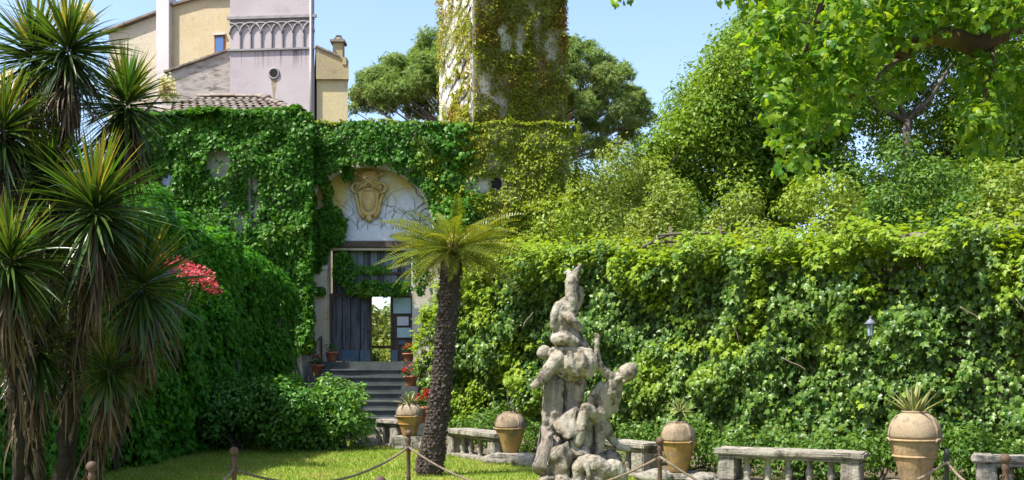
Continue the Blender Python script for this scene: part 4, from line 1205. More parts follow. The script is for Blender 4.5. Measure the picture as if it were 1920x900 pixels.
# umbrella pine behind the ivy tower
PYd = 58.0
pn = thing('umbrella_pine', (gx(925, PYd), PYd, TERR), 'broad umbrella pine spreading behind the ivy tower', 'tree')
r = np.random.default_rng(61)
cl = []
while len(cl) < 360:
    a = r.uniform(0, 2 * math.pi); q = r.uniform(0, 1) ** .5
    px_r = 278 * q; hx = math.cos(a) * px_r
    X = gx(935 + hx, PYd); Yp = PYd + math.sin(a) * q * 6.0
    top = 210 - 130 * (1 - q ** 3.2) ** .6
    low = 238 + (90 if hx > 60 else 15) * q
    z = gz(r.uniform(top, top + (low - top) * r.uniform(.15, .75)), PYd)
    cl.append((np.array([X, Yp, z]), r.uniform(.4, .8)))
for k in range(70):
    x = r.uniform(1060, 1215); y0 = np.interp(x, [1060, 1215], [110, 165]); y1 = np.interp(x, [1060, 1150, 1215], [300, 300, 225])
    cl.append((np.array(at(x, r.uniform(y0, y1), PYd + r.uniform(-3, 3))), r.uniform(.3, .6)))
P, N, D, S = clump_leaves([(c, (q, q, q * .75)) for c, q in cl], 42, .34, r, up=.9, droop=-.9, shell=.35)
foliage(pn, M['pine'], T_NEEDLE, P, N, D, S, r.uniform(0, 1, len(P)), name='crown')
rt = at(940, 350, PYd)
MB().tube([(gx(925, PYd), PYd, TERR - .2), at(930, 500, PYd), rt], [.55, .45, .38], 10, .2).build('trunk', M['bark_pine'], pn, True)
limbs(pn, M['bark_pine'], rt, [c for c, q in cl[::4]], .12, r)

# large dark tree to the right, with a stepped sunlit left outline
r = np.random.default_rng(71)
def tree(name, label, base, trunk, tr0, tr1, clumps, mat, tpl, leaf, dens, bark, r, nlimb=10, up=.6, limb_r=.10, shell=.4, jitter=.55, cat='tree', group=None):
    t = thing(name, base, label, cat, group)
    pts = [Vector(base)] + [Vector(p) for p in trunk]
    MB().tube(pts, list(np.linspace(tr0, tr1, len(pts))), 9, .25).build('trunk', bark, t, True)
    P, N, D, S = clump_leaves(clumps, dens, leaf, r, up=up, shell=shell, jitter=jitter)
    foliage(t, mat, tpl, P, N, D, S, r.uniform(0, 1, len(P)), name='crown')
    st = max(1, len(clumps) // nlimb)
    limbs(t, bark, pts[-1], [c for c, _ in clumps[::st]], limb_r, r)
    return t
def poly_clumps(poly, Y0, Y1, n, r0, r1, r, edge=None):
    """clump centres spread through a block of space: outline in degrees of view, depth Y0..Y1"""
    xs = [p[0] for p in poly]; ys = [p[1] for p in poly]; out = []
    while len(out) < n:
        x, y = r.uniform(min(xs), max(xs)), r.uniform(min(ys), max(ys))
        if in_poly(np.array([x]), np.array([y]), poly)[0]:
            out.append((np.array(at(x, y, r.uniform(Y0, Y1))), r.uniform(r0, r1)))
    return out
cl = poly_clumps([(1205, 300), (1280, 225), (1320, 150), (1350, 95), (1400, 70), (1440, 30), (1480, -120), (1560, -150), (1600, 60), (1590, 200), (1560, 330), (1520, 400), (1300, 400), (1215, 330)], 30, 35, 190, .35, 1.15, r)
tree('broadleaf_tree', 'tall dense dark green tree with sunlit left side beyond the wall', (gx(1440, 33), 33, TERR), [at(1440, 450, 33), at(1445, 250, 33), at(1470, 40, 33)], .4, .15, cl, M['chestnut'], T_OVAL, .155, 75, M['bark'], r, 16)
cl = poly_clumps([(1560, -150), (1960, -150), (1990, 330), (1820, 380), (1800, 200), (1760, 110), (1640, 90), (1590, 60)], 30, 34, 120, .45, .9, r)
cl += poly_clumps([(1560, 330), (1620, 310), (1700, 330), (1960, 330), (1960, 420), (1560, 420)], 29, 32, 60, .45, .8, r)
cl += poly_clumps([(1640, 130), (1700, 100), (1740, 260), (1660, 280)], 30, 33, 14, .25, .5, r)
cl += poly_clumps([(1540, 200), (1640, 180), (1660, 330), (1540, 340)], 30, 33, 16, .3, .55, r)
cl += poly_clumps([(1600, 110), (1640, 100), (1960, 120), (1960, 330), (1640, 330)], 34, 37, 60, .4, .8, r)
cl += poly_clumps([(1790, 200), (1960, 100), (1960, 360), (1800, 360)], 31, 33, 26, .4, .8, r)
cl += poly_clumps([(1720, 180), (1960, 160), (1960, 340), (1720, 330)], 32, 36, 40, .45, .8, r)
t2 = tree('broadleaf_tree', 'loose tree with forked dark trunk and sky gaps at the right', (gx(1700, 31), 31, TERR), [at(1698, 400, 31), at(1700, 300, 31), at(1700, 225, 31)], .17, .12, cl, M['chestnut'], T_OVAL, .155, 58, M['bark'], r, 3, limb_r=.04)
for tgt, mid in ((at(1635, 90, 31), at(1672, 165, 31)), (at(1790, 110, 31), at(1745, 185, 31)), (at(1590, 170, 31.5), at(1640, 200, 31)), (at(1560, 130, 31), at(1600, 170, 31))):
    MB().tube([at(1700, 228, 31), mid, tgt], [.10, .07, .03], 7, .2).build('fork', M['bark'], t2, True)

# shrubs and small trees between the wall and the tall trees
bl = [(1085, 25.2, 1.35, 5.9, 'bush_pale', 'pale green shrub just right of the gate wall'), (1150, 27.6, 1.6, 7.6, 'bush_pale', 'pale olive shrub under the pine at the right end of the gate wall'),
      (1225, 25.0, 1.4, 5.6, 'bush_pale', 'rounded pale shrub behind the pergola poles'), (1330, 26.0, 1.0, 4.7, 'bush_mid', 'mid green shrub right of the pergola poles'), (1375, 23.6, 1.05, 5.4, 'bush_pale', 'upright pale shrub right of the pergola'),
      (1470, 24.5, 1.0, 4.4, 'bush_mid', 'green shrub below the tall dark tree'), (1545, 22.5, 1.1, 5.9, 'bush_pale', 'tall yellow-green shrub below the hanging plane leaves'), (1640, 22.0, 1.0, 4.7, 'bush_pale', 'pale shrub left of the forked trunk'),
      (1740, 21.0, 1.25, 5.9, 'bush_mid', 'greyish green shrub right of the forked trunk'), (1835, 20.0, 1.2, 5.0, 'bush_mid', 'dull green shrub at the right above the wall'), (1925, 19.0, 1.1, 5.1, 'bush_pale', 'pale shrub at the right edge above the wall'),
      (1255, 29.0, 1.3, 6.3, 'bush_mid', 'darker shrub filling in below the big tree'), (1110, 34.0, 2.2, 8.0, 'bush_mid', 'olive green tree top showing below the right side of the pine'), (1190, 36.0, 2.2, 8.6, 'bush_pale', 'pale tree top where the pine meets the dark tree'), (1310, 33.0, 1.6, 6.2, 'bush_mid', 'mid green shrub at the foot of the dark tree'), (1430, 20.8, .8, 4.6, 'bush_pale', 'small pale shrub peeping over the middle of the wall')]
for i, (px, Y, rad, h, mt, lab) in enumerate(bl):
    b0 = TERR if Y > 27.8 else 0.0
    bush('tall_shrub', lab, 'shrub', (gx(px, Y), Y, b0), (rad * 1.2, rad * 1.2), h + 1.0 - b0, M[mt], T_OVAL, .115, 50, 'shrubs above the garden wall', 40, 3, 200 + i, .34)
# far wood closing the horizon, seen through the wicket and between the trees
r = np.random.default_rng(81)
cl = []
for k in range(300):
    Y = r.uniform(75, 110); X = r.uniform(-42, 42)
    cl.append((np.array([X, Y, r.uniform(1.5, 6.0) * Y / 90]), r.uniform(1.2, 2.2)))
cl += [(np.array([r.uniform(-20, -4), r.uniform(78, 95), r.uniform(1.5, 6.1)]), r.uniform(.9, 1.5)) for k in range(150)]
P, N, D, S = clump_leaves(cl, 5.0, .5, r, up=.6)
fw = leaves_mesh('far_wood', M['far_wood'], T_SIMPLE, P, N, D, S, r.uniform(0, 1, len(P)), None)
tag(fw, 'distant green woodland seen through the open wicket', 'woodland', kind='stuff')
wd = gx(709, 31); 
gp = thing('garden_rail', (wd, 31, TERR), 'dark wooden rail crossing the view through the wicket', 'fence')
MB().box((wd - 1.2, 31, gz(653, 31)), (wd + 1.2, 31.06, gz(648, 31))).build('rail', M['wood_dark'], gp, bevel=.008)
for k in (-1.1, 0.9):
    MB().box((wd + k, 31.0, TERR - .02), (wd + k + .09, 31.09, gz(645, 31))).build('post', M['wood_dark'], gp, bevel=.008)
bush('terrace_hedge', 'bright hedge beyond the rail in the wicket opening', 'hedge', (wd, 34, TERR), (1.5, .7), .75, M['bush_pale'], T_OVAL, .09, 40, seed=83)
bush('terrace_plant', 'dark leafy plant just inside the wicket', 'plant', (wd, 29, TERR), (.42, .35), .32, M['bush_gloss'], T_OVAL, .08, 36, seed=84, nclump=10)
# trees behind the cordyline at the far left
for i, (px, Y, rad, h, mt, lab) in enumerate(((20, 22, 1.9, 5.6, 'bush_pale', 'sunlit pale shrub far left behind the cordyline'), (150, 24, 1.7, 5.3, 'bush_mid', 'mid green shrub behind the cordyline trunks'), (-60, 18, 1.6, 5.0, 'bush_pale', 'pale shrub at the left edge behind the cordyline'), (80, 17.5, 1.2, 3.9, 'bush_mid', 'low green shrub between cordyline trunks'))):
    bush('tall_shrub', lab, 'shrub', (gx(px, Y), Y, 0), (rad, rad), h, M[mt], T_OVAL, .13, 32, 'shrubs behind the cordyline', 26, 3, 300 + i, .36)

# rustic pergola poles above the wall
pg = thing('pergola', (gx(1290, 22.6), 22.6, 0), 'rough wooden pergola poles above the creeper wall', 'pergola')
for a, b, rr in (((1205, 464, 20.1), (1262, 438, 20.4), .05), ((1232, 441, 20.2), (1375, 438, 20.2), .045), ((1270, 456, 20.0), (1355, 434, 20.4), .045), ((1215, 456, 20.4), (1370, 452, 20.4), .04), ((1330, 456, 20.0), (1372, 444, 20.3), .035)):
    p0, p1 = at(*a), at(*b)
    MB().tube([p0, p0.lerp(p1, .5) + Vector((0, 0, .03)), p1], [rr * .62, rr * .58, rr * .5], 7, .25).build('pole', M['bark'], pg, True)
for px, Y in ((1258, 20.7), (1350, 20.2)):
    p = at(px, 424, Y)
    MB().tube([(p.x, p.y, 0), (p.x + .03, p.y, 2), p], .035, 7, .2).build('post', M['bark'], pg, True)

# ================================================================== CORDYLINES
def strap(L, w, droop, mat, seg=7, fold=.25, tip=.35, seedv=0.5, twist=0.0, name='leaf'):
    """a long sword leaf along +Y, arching down by droop"""
    vs = []; fs = []; tt = []
    ang = 0.0; y = 0.0; z = 0.0
    for i in range(seg + 1):
        t = i / seg
        ww = w * (0.55 + 0.45 * min(1, t * 5)) * (1 - max(0, (t - tip) / (1 - tip)) ** 1.4) + 0.0006
        vs += [(-ww, y, z + ww * fold), (0, y, z - ww * fold * .3), (ww, y, z + ww * fold)]
        tt += [seedv] * 3
        ang = -droop * (t ** 1.3)
        y += math.cos(ang) * L / seg; z += math.sin(ang) * L / seg
    for i in range(seg):
        a = i * 3
        fs += [(a, a + 1, a + 4, a + 3), (a + 1, a + 2, a + 5, a + 4)]
    me = bpy.data.meshes.new(name)
    me.from_pydata(vs, [], fs)
    at_ = me.attributes.new('tint', 'FLOAT', 'POINT'); at_.data.foreach_set('value', tt)
    me.polygons.foreach_set('use_smooth', [True] * len(me.polygons))
    me.materials.append(mat)
    return me
CG = [strap(.64, .0125, dr, M['cord_green'], seedv=sv) for dr, sv in ((.2, .1), (.35, .4), (.7, .7), (.3, 1.0), (1.0, .2), (.5, .9))]
CT = [strap(.52, .012, dr, M['cord_tip'], seedv=sv) for dr, sv in ((.12, .2), (.25, .6), (.2, 1.0), (.35, .0))]
CD = [strap(.58, .0105, dr, M['cord_dead'], seedv=sv) for dr, sv in ((.5, .1), (.9, .5), (.25, 1.0), (.7, .8))]

def mesh_arrays(me):
    n = len(me.vertices); co = np.empty(n * 3, np.float32); me.vertices.foreach_get('co', co)
    tris = []
    for p in me.polygons:
        v = list(p.vertices)
        for i in range(1, len(v) - 1): tris.append((v[0], v[i], v[i + 1]))
    t = np.empty(n, np.float32); me.attributes['tint'].data.foreach_get('value', t)
    return co.reshape(-1, 3).astype(float), np.array(tris), t
_arr = {}
def joined(name, items, mat, parent):
    """items: (mesh, 4x4 matrix in world space) merged into one mesh"""
    Vs = []; Fs = []; Ts = []; off = 0
    for me, m in items:
        if me.name not in _arr: _arr[me.name] = mesh_arrays(me)
        co, tr, t = _arr[me.name]
        mm = np.array(m)
        Vs.append(co @ mm[:3, :3].T + mm[:3, 3]); Fs.append(tr + off); Ts.append(t); off += len(co)
    o = np_mesh(name, np.concatenate(Vs), np.concatenate(Fs), np.concatenate(Ts), mat, parent, True)
    o['kind'] = 'stuff'
    return o

def leaf_matrix(c, az, el, roll, s):
    d = Vector((math.cos(az) * math.cos(el), math.sin(az) * math.cos(el), math.sin(el)))
    side_ = Vector((-math.sin(az), math.cos(az), 0))
    up_ = side_.cross(d) * -1
    m = Matrix(((side_.x, d.x, up_.x, 0), (side_.y, d.y, up_.y, 0), (side_.z, d.z, up_.z, 0), (0, 0, 0, 1)))
    if m.determinant() < 0:
        m = Matrix(((-side_.x, d.x, up_.x, 0), (-side_.y, d.y, up_.y, 0), (-side_.z, d.z, up_.z, 0), (0, 0, 0, 1)))
    return Matrix.Translation(c) @ m @ Matrix.Rotation(roll, 4, 'Y') @ Matrix.Scale(s, 4)

def rosette(t, c, s, r_, n_green=235, n_young=75, n_dead=110, singles=45, axis=None):
    c = Vector(c)
    ros = link('rosette', None, t)
    rows = []
    for k in range(n_green):
        e = r_.uniform(-1.05, .8); rows.append((CG[r_.integers(len(CG))], e))
    for k in range(n_young):
        e = r_.uniform(.55, 1.5); rows.append((CT[r_.integers(len(CT))], e))
    for k in range(n_dead):
        e = r_.uniform(-1.55, -.6); rows.append((CD[r_.integers(len(CD))], e))
    groups = {}
    for k, (me, e) in enumerate(rows):
        az = r_.uniform(0, 2 * math.pi)
        cc = c + Vector((math.cos(az) * .03, math.sin(az) * .03, -.10 - .35 * r_.uniform() if (me in CD) else .10 * e)) * s
        m = leaf_matrix(cc, az, e, r_.normal(0, .35), s * r_.uniform(.78, 1.15))
        front = math.sin(az) < .2
        groups.setdefault(me.materials[0].name, []).append((me, m, front))
    b = base_of(t)
    for mn, items in groups.items():
        quota = {'cordyline_leaf': int(singles * .6), 'young_cordyline_leaf': int(singles * .25)}.get(mn, int(singles * .15))
        rest = []
        for me, m, front in items:
            if quota > 0 and front:
                o = link('leaf', me, ros); quota -= 1
                o.matrix_basis = Matrix.Translation(-b) @ m
            else: rest.append((me, m))
        if rest: joined('leaves', rest, bpy.data.materials[mn], ros)
    return ros

def cordyline(label, base, stems, seed):
    """stems: list of (points down from the head, head scale)"""
    r_ = np.random.default_rng(seed)
    t = thing('cordyline_tree', base, label, 'tree', 'cordylines at the left')
    for pts, s, rad in stems:
        pts = [Vector(p) for p in pts]
        fine = []
        for i in range(len(pts) - 1):
            for q in np.linspace(0, 1, 9)[:-1]: fine.append(pts[i].lerp(pts[i + 1], q) + Vector(r_.normal(0, .018, 3)))
        fine.append(pts[-1])
        MB().tube(fine, [rad * (1 - .45 * i / len(fine)) for i in range(len(fine))], 9, .55).build('trunk', M['bark_cord'], t, True)
        rosette(t, fine[-1] + Vector((0, 0, .03)), s, r_)
        dead = []                                              # dry leaves clinging along the stem
        for k in range(110):
            q = fine[-1 - int(r_.uniform(0, .75) * (len(fine) - 1))]; az = r_.uniform(0, 2 * math.pi)
            dead.append((CD[r_.integers(len(CD))], leaf_matrix(q + Vector((math.cos(az), math.sin(az), 0)) * rad * .6 + Vector((0, 0, r_.normal(0, .08))), az, r_.uniform(-1.5, -.9), r_.normal(0, .5), r_.uniform(.45, .95))))
        joined('dry_leaves', dead, M['cord_dead'], t)
    return t
cordyline('tallest cordyline with two spiky heads at the top left', at(75, 905, 9.6) * 1, [
    ([at(70, 1005, 9.6), at(62, 600, 9.7), at(58, 300, 9.6), at(66, 115, 9.5)], 1.0, .055),
    ([at(72, 600, 9.7), at(110, 400, 9.5), at(118, 240, 9.3), at(128, 105, 9.2)], .95, .042)], 401)
cordyline('cordyline with arched spiky head in front of the gatehouse roof', at(150, 920, 9.9), [
    ([at(120, 1000, 10.1), at(150, 620, 10.2), at(215, 400, 10.2), at(238, 205, 10.1)], 1.0, .052)], 402)
cordyline('cordyline with the largest middle head above the pink blossom', at(110, 920, 9.0), [
    ([at(95, 1010, 9.0), at(130, 700, 9.0), at(165, 560, 8.9), at(178, 405, 8.8)], 1.12, .058)], 403)
cordyline('low cordyline with dark round head in front of the hedge', at(190, 930, 9.4), [
    ([at(165, 1000, 9.6), at(205, 760, 9.5), at(245, 650, 9.4), at(268, 545, 9.3)], 1.02, .046)], 404)
cordyline('cordyline at the left edge with dry hanging leaves', at(20, 930, 8.6), [
    ([at(20, 1040, 8.6), at(30, 760, 8.6), at(25, 600, 8.5), at(20, 500, 8.4)], 1.0, .048),
    ([at(26, 780, 8.6), at(-10, 500, 8.8), at(-8, 380, 8.9), at(5, 255, 9.0)], 1.0, .04),
    ([at(28, 740, 8.6), at(95, 590, 8.9), at(88, 420, 9.1), at(95, 345, 9.2)], .85, .036)], 405)
cordyline('small drooping cordyline sprouting low between the trunks', at(160, 930, 9.2), [
    ([at(150, 1000, 9.2), at(170, 850, 9.1), at(195, 770, 9.1), at(205, 705, 9.0)], .62, .04)], 406)
cordyline('slender cordyline with three dark heads in the thick of the clump', at(110, 930, 10.2), [
    ([at(118, 985, 10.2), at(120, 700, 10.2), at(112, 480, 10.1), at(112, 320, 10.0)], .95, .042),
    ([at(120, 720, 10.2), at(70, 600, 10.0), at(55, 500, 9.9), at(58, 420, 9.8)], .9, .036),
    ([at(120, 760, 10.2), at(150, 680, 10.0), at(150, 600, 9.9), at(140, 530, 9.8)], .85, .034)], 407)
cordyline('stubby cordyline low at the left edge', at(60, 930, 9.0), [
    ([at(48, 1010, 9.0), at(50, 860, 9.0), at(60, 760, 9.0), at(70, 660, 9.0)], .85, .045)], 408)
# cream flower plumes behind two heads
for i, (px, py, Y, lab) in enumerate(((312, 165, 10.6, 'cream flower plume behind the arched cordyline head'), (15, 150, 10.2, 'cream flower plume at the far left edge'), (150, 30, 10.4, 'cream flower plume between the tallest cordyline heads'))):
    r_ = np.random.default_rng(420 + i)
    t = thing('flower_plume', at(px, py + 25, Y), lab, 'flower', 'cordyline plumes')
    cl = [(at(px + r_.normal(0, 11), py + r_.normal(0, 9), Y + r_.normal(0, .05)), (.07, .07, .09)) for k in range(14)]
    flowers(t, cl, 900, M['plume'], .022, r_)
    src = at({0: 240, 1: 5, 2: 128}[i], {0: 240, 1: 270, 2: 130}[i], Y - .4)
    MB().tube([src, (src + at(px, py + 25, Y)) / 2 + Vector((0, 0, .05)), at(px, py, Y)], [.02, .016, .006], 5).build('stalk', M['twig'], t, True)

# ================================================================== CYCAD (sago palm)
def frond(L, droop, mat, npair=26, sv=.5, name='frond'):
    vs = []; fs = []; tt = []
    pts = []; y = z = 0.0
    seg = npair
    for i in range(seg + 1):
        t = i / seg; pts.append((y, z)); a = .12 - droop * t ** 1.6
        y += math.cos(a) * L / seg; z += math.sin(a) * L / seg
    for i in range(seg):                                    # rachis, a slim strip with a keel
        w = .009 * (1 - .8 * i / seg); n = len(vs)
        (y0, z0), (y1, z1) = pts[i], pts[i + 1]
        vs += [(-w, y0, z0), (0, y0, z0 - w), (w, y0, z0), (-w, y1, z1), (0, y1, z1 - w), (w, y1, z1)]
        fs += [(n, n + 1, n + 4, n + 3), (n + 1, n + 2, n + 5, n + 4), (n + 2, n, n + 3, n + 5)]
        tt += [1.0] * 6
    rr = random.Random(int(sv * 100) + int(droop * 10))
    for i in range(2, seg + 1):
        t = i / seg; y0, z0 = pts[i]
        ll = .19 * math.sin(math.pi * min(1, .14 + .84 * t)) ** .6 * (1 - .25 * t)
        for s in (-1, 1):
            fw_ = .75 + rr.uniform(-.1, .1); up_ = .42 + rr.uniform(-.1, .1)
            d = Vector((s, fw_, up_)).normalized() * ll
            w = .0125; n = len(vs)
            b0 = Vector((0, y0, z0))
            vs += [tuple(b0 + Vector((0, -w, 0))), tuple(b0 + Vector((0, w, 0))), tuple(b0 + d * .6 + Vector((0, w * .8, 0))), tuple(b0 + d * .6 + Vector((0, -w * .8, 0))), tuple(b0 + d - Vector((0, 0, ll * .18)))]
            fs += [(n, n + 1, n + 2, n + 3), (n + 3, n + 2, n + 4)]
            tt += [min(1, max(0, sv + rr.uniform(-.2, .2)))] * 5
    me = bpy.data.meshes.new(name)
    me.from_pydata(vs, [], fs)
    at_ = me.attributes.new('tint', 'FLOAT', 'POINT'); at_.data.foreach_set('value', tt)
    me.materials.append(mat)
    return me
CYY = 15.0
cyc = thing('cycad_palm', (gx(805, CYY), CYY, 0), 'cycad with leaning scaly trunk and flat crown of yellow-green fronds', 'palm tree')
pth = [(803, 900, 27), (806, 880, 26.5), (812, 840, 23), (818, 800, 20.5), (823, 760, 19.5), (828, 710, 19), (833, 650, 18), (838, 600, 18), (842, 550, 18.5), (846, 505, 19), (849, 476, 17)]
tp = [at(a, b, CYY) for a, b, w in pth]; tp[0].z = -.05
MB().tube(tp, [.92 * w / F * CYY for a, b, w in pth], 16, .12).build('trunk', M['bark_cycad'], cyc, True)
# old leaf bases: overlapping scales round the trunk
sc = MB(); 
def scale_mesh():
    me = bpy.data.meshes.new('leaf_base')
    me.from_pydata([(-.028, 0, 0), (.028, 0, 0), (.02, 0, .05), (-.02, 0, .05), (-.024, -.03, .008), (.024, -.03, .008), (.012, -.034, .034), (-.012, -.034, .034)], [],
                   [(0, 1, 5, 4), (4, 5, 6, 7), (7, 6, 2, 3), (0, 4, 7, 3), (1, 2, 6, 5)])
    me.materials.append(M['bark_cycad'])
    return me
scm = scale_mesh(); r = np.random.default_rng(91)
ring = 0; items = []
tot = sum((tp[i + 1] - tp[i]).length for i in range(len(tp) - 1))
zc = .12
scale_v = []; 
def trunk_at(d):
    for i in range(len(tp) - 1):
        l = (tp[i + 1] - tp[i]).length
        if d <= l or i == len(tp) - 2:
            f = min(1, d / l)
            w0, w1 = pth[i][2], pth[i + 1][2]
            return tp[i].lerp(tp[i + 1], f), .92 * (w0 + (w1 - w0) * f) / F * CYY
        d -= l
base_c = base_of(cyc); cnt = 0
big = MB()
while zc < tot - .05:
    p, rad = trunk_at(zc); nk = max(8, int(2 * math.pi * rad / .058))
    for k in range(nk):
        a = 2 * math.pi * (k + .5 * (ring % 2)) / nk + r.normal(0, .05)
        o_m = Matrix.Translation(p + Vector((math.cos(a), math.sin(a), 0)) * (rad - .006)) @ Matrix.Rotation(a + math.pi / 2, 4, 'Z') @ Matrix.Rotation(r.normal(0, .3), 4, 'X') @ Matrix.Rotation(r.normal(0, .2), 4, 'Y') @ Matrix.Scale(r.uniform(.6, 1.35), 4)
        if math.sin(a) < -.15 and cnt < 280:
            o = link('leaf_base', scm, cyc); o.matrix_basis = Matrix.Translation(-base_c) @ o_m; cnt += 1
        else:
            n0 = len(big.v); big.add([o_m @ v.co for v in scm.vertices], [tuple(p_.vertices) for p_ in scm.polygons])
    zc += .052; ring += 1
bo = big.build('leaf_bases', M['bark_cycad'], cyc); bo['kind'] = 'stuff'
FR = [frond(1.10, dr, M['cycad'], sv=sv) for dr, sv in ((.4, .2), (.65, .6), (.9, .9), (.55, .4), (.35, .75))]
FD = [frond(.85, dr, M['cycad_dry'], sv=.6) for dr in (.9, 1.3)]
top = at(850, 468, CYY)
for k in range(72):
    az = k * 2.39996 + r.normal(0, .12)
    q = (k + .5) / 72
    el = .62 - 1.15 * q + r.normal(0, .07)
    m_ = leaf_matrix(top + Vector((math.cos(az) * .05, math.sin(az) * .05, .06 - .1 * q)), az, el, r.normal(0, .5), r.uniform(.86, 1.06))
    o = link('frond', FR[r.integers(len(FR))], cyc); o.matrix_basis = Matrix.Translation(-base_c) @ m_
for k in range(12):
    az = r.uniform(0, 2 * math.pi)
    o = link('dry_frond', FD[k % 2], cyc); o.matrix_basis = Matrix.Translation(-base_c) @ leaf_matrix(top - Vector((0, 0, .06)), az, r.uniform(-.75, -.2), r.normal(0, .2), r.uniform(.5, .8))
mb = MB(); mb.ball(top + Vector((0, 0, .08)), (.10, .10, .15), 12, 8, .3, 5); mb.build('cone', M['crest'], cyc, True)

# ================================================================== JARS
def agave_leaf(L, w, droop, mat, sv0=.1, sv1=1.0, seg=6):
    vs = []; fs = []; tt = []; y = z = 0.0
    for i in range(seg + 1):
        t = i / seg; a = -droop * t
        ww = w * (.6 + .55 * math.sin(math.pi * min(1, t * .9 + .15))) * (1 - t ** 3) + .001
        k = ww * .35
        vs += [(-ww, y, z + k), (-ww * .6, y, z + .1 * k), (0, y, z - .2 * k), (ww * .6, y, z + .1 * k), (ww, y, z + k), (0, y, z - .2 * k - .012 * (1 - t))]
        tt += [sv1, sv1 * .8, sv0, sv1 * .8, sv1, sv0]
        y += math.cos(a) * L / seg; z += math.sin(a) * L / seg
    for i in range(seg):
        a = i * 6; b = a + 6
        for k in range(4): fs.append((a + k, a + k + 1, b + k + 1, b + k))
        fs += [(a + 4, a + 5, b + 5, b + 4), (a + 5, a, b, b + 5)]
    me = bpy.data.meshes.new('leaf')
    me.from_pydata(vs, [], fs)
    at_ = me.attributes.new('tint', 'FLOAT', 'POINT'); at_.data.foreach_set('value', tt)
    me.polygons.foreach_set('use_smooth', [True] * len(me.polygons))
    me.materials.append(mat)
    return me
def jar(name, label, px, Y, z0, z1, wpx, mat, capmat, seed, full=True):
    """z0 foot, z1 rim, wpx widest diameter in pixels"""
    c = Vector((gx(px, Y), Y, z0)); t = thing(name, c, label, 'jar', 'terracotta jars along the border')
    H = z1 - z0; Rm = wpx / 2 / F * Y
    prof = [(.50, 0), (.53, .02), (.57, .08), (.66, .20), (.78, .34), (.89, .48), (.96, .58), (.985, .615)]
    MB().lathe(c, [(a * Rm, b * H) for a, b in prof], 32, .03).build('body', mat, t, True)
    sh = [(.99, .617), (1.0, .66), (.985, .72), (.93, .80), (.82, .88), (.66, .94), (.50, .972)]
    MB().lathe(c, [(a * Rm, b * H) for a, b in sh], 32, .03).build('shoulder', capmat, t, True)
    MB().lathe(c, [(.47 * Rm, .965 * H), (.52 * Rm, .975 * H), (.52 * Rm, 1.0 * H), (.45 * Rm, 1.0 * H), (.42 * Rm, .95 * H)], 28, .02).build('rim', capmat, t, True)
    for zz, rr in (((.60, 1.0), (.37, .81)) if seed in (1, 4) else ((.60, 1.0),)):
        ring_ = [(c + Vector((math.cos(a) * rr * Rm, math.sin(a) * rr * Rm, zz * H))) for a in np.linspace(0, 2 * math.pi, 33)]
        MB().tube(ring_, .014 * H + .004, 6).build('band', mat, t, True)
    r_ = random.Random(seed)
    for s in range(3):
        a = -1.0 + s * 2.09
        p = c + Vector((math.cos(a) * 1.01 * Rm, math.sin(a) * 1.01 * Rm, .60 * H)); tg = Vector((-math.sin(a), math.cos(a), 0))
        MB().tube([p - tg * .13 * Rm - Vector((0, 0, .03 * H)), p - tg * .06 * Rm + Vector((math.cos(a), math.sin(a), 0)) * .06 * Rm + Vector((0, 0, .02 * H)), p + tg * .06 * Rm + Vector((math.cos(a), math.sin(a), 0)) * .06 * Rm + Vector((0, 0, .02 * H)), p + tg * .13 * Rm - Vector((0, 0, .03 * H))], .035 * Rm + .006, 6).build('lug_handle', capmat, t, True)
        MB().tube([p + Vector((0, 0, .02 * H)), c + Vector((math.cos(a) * .985 * Rm, math.sin(a) * .985 * Rm, .76 * H)), c + Vector((math.cos(a) * .74 * Rm, math.sin(a) * .74 * Rm, .93 * H))], .010 * H + .003, 5).build('rib', capmat, t, True)
    MB().lathe(c + Vector((0, 0, .955 * H)), [(.46 * Rm, 0), (.44 * Rm, .012), (.02, .022)], 16).build('soil', M['soil'], t, True)
    return t, c + Vector((0, 0, .965 * H)), Rm
def agave(name, label, c, leaves, n, el0, el1, seed, group='plants in the jars', stalk=None, rad=.04):
    r_ = np.random.default_rng(seed); t = thing(name, c, label, 'agave', group); b = base_of(t)
    top_ = Vector(c)
    if stalk:
        top_ = Vector(c) + Vector(stalk)
        MB().tube([c, Vector(c).lerp(top_, .5) + Vector((.02, 0, 0)), top_], [.022, .02, .024], 8, .3).build('stem', M['bark'], t, True)
    for k in range(n):
        q = (k + .5) / n; az = k * 2.39996; el = el1 + (el0 - el1) * q + r_.normal(0, .06)
        o = link('leaf', leaves[k % len(leaves)], t)
        o.matrix_basis = Matrix.Translation(-b) @ leaf_matrix(top_ + Vector((math.cos(az) * rad * q, math.sin(az) * rad * q, .0)), az, el, r_.normal(0, .1), r_.uniform(.85, 1.1))
    return t
AG = [agave_leaf(.40, .030, dr, M['agave']) for dr in (.05, .2, .35)]
AGs = [agave_leaf(.30, .020, dr, M['agave'], .2, .75) for dr in (.1, .3)]
YU = [agave_leaf(.26, .011, dr, M['agave'], .2, .6) for dr in (.1, .3, .5)]
j4, c4, R4 = jar('terracotta_jar', 'large sand-coloured jar with striped agave at the right', 1715, 13.0, .13, gz(770, 13), 95, M['terracotta'], M['jar_grey'], 1)
agave('agave_plant', 'yellow-striped agave growing from the large right-hand jar', c4, AG, 19, .62, 1.45, 501, rad=.10)
j3, c3, R3 = jar('terracotta_jar', 'round ochre jar with small yucca right of the statue', 1272, 14.6, .10, gz(790, 14.6), 65, M['terracotta_gold'], M['jar_cap'], 2)
agave('yucca_plant', 'small yucca on a thin stem in the round ochre jar', c3, YU, 26, -.5, 1.4, 502, stalk=(.03, 0, .17), rad=.03)
j2, c2, R2 = jar('terracotta_jar', 'golden jar with dark shoulder left of the statue', 957, 17.0, .17, gz(772, 17), 58, M['terracotta_gold'], M['jar_cap'], 3)
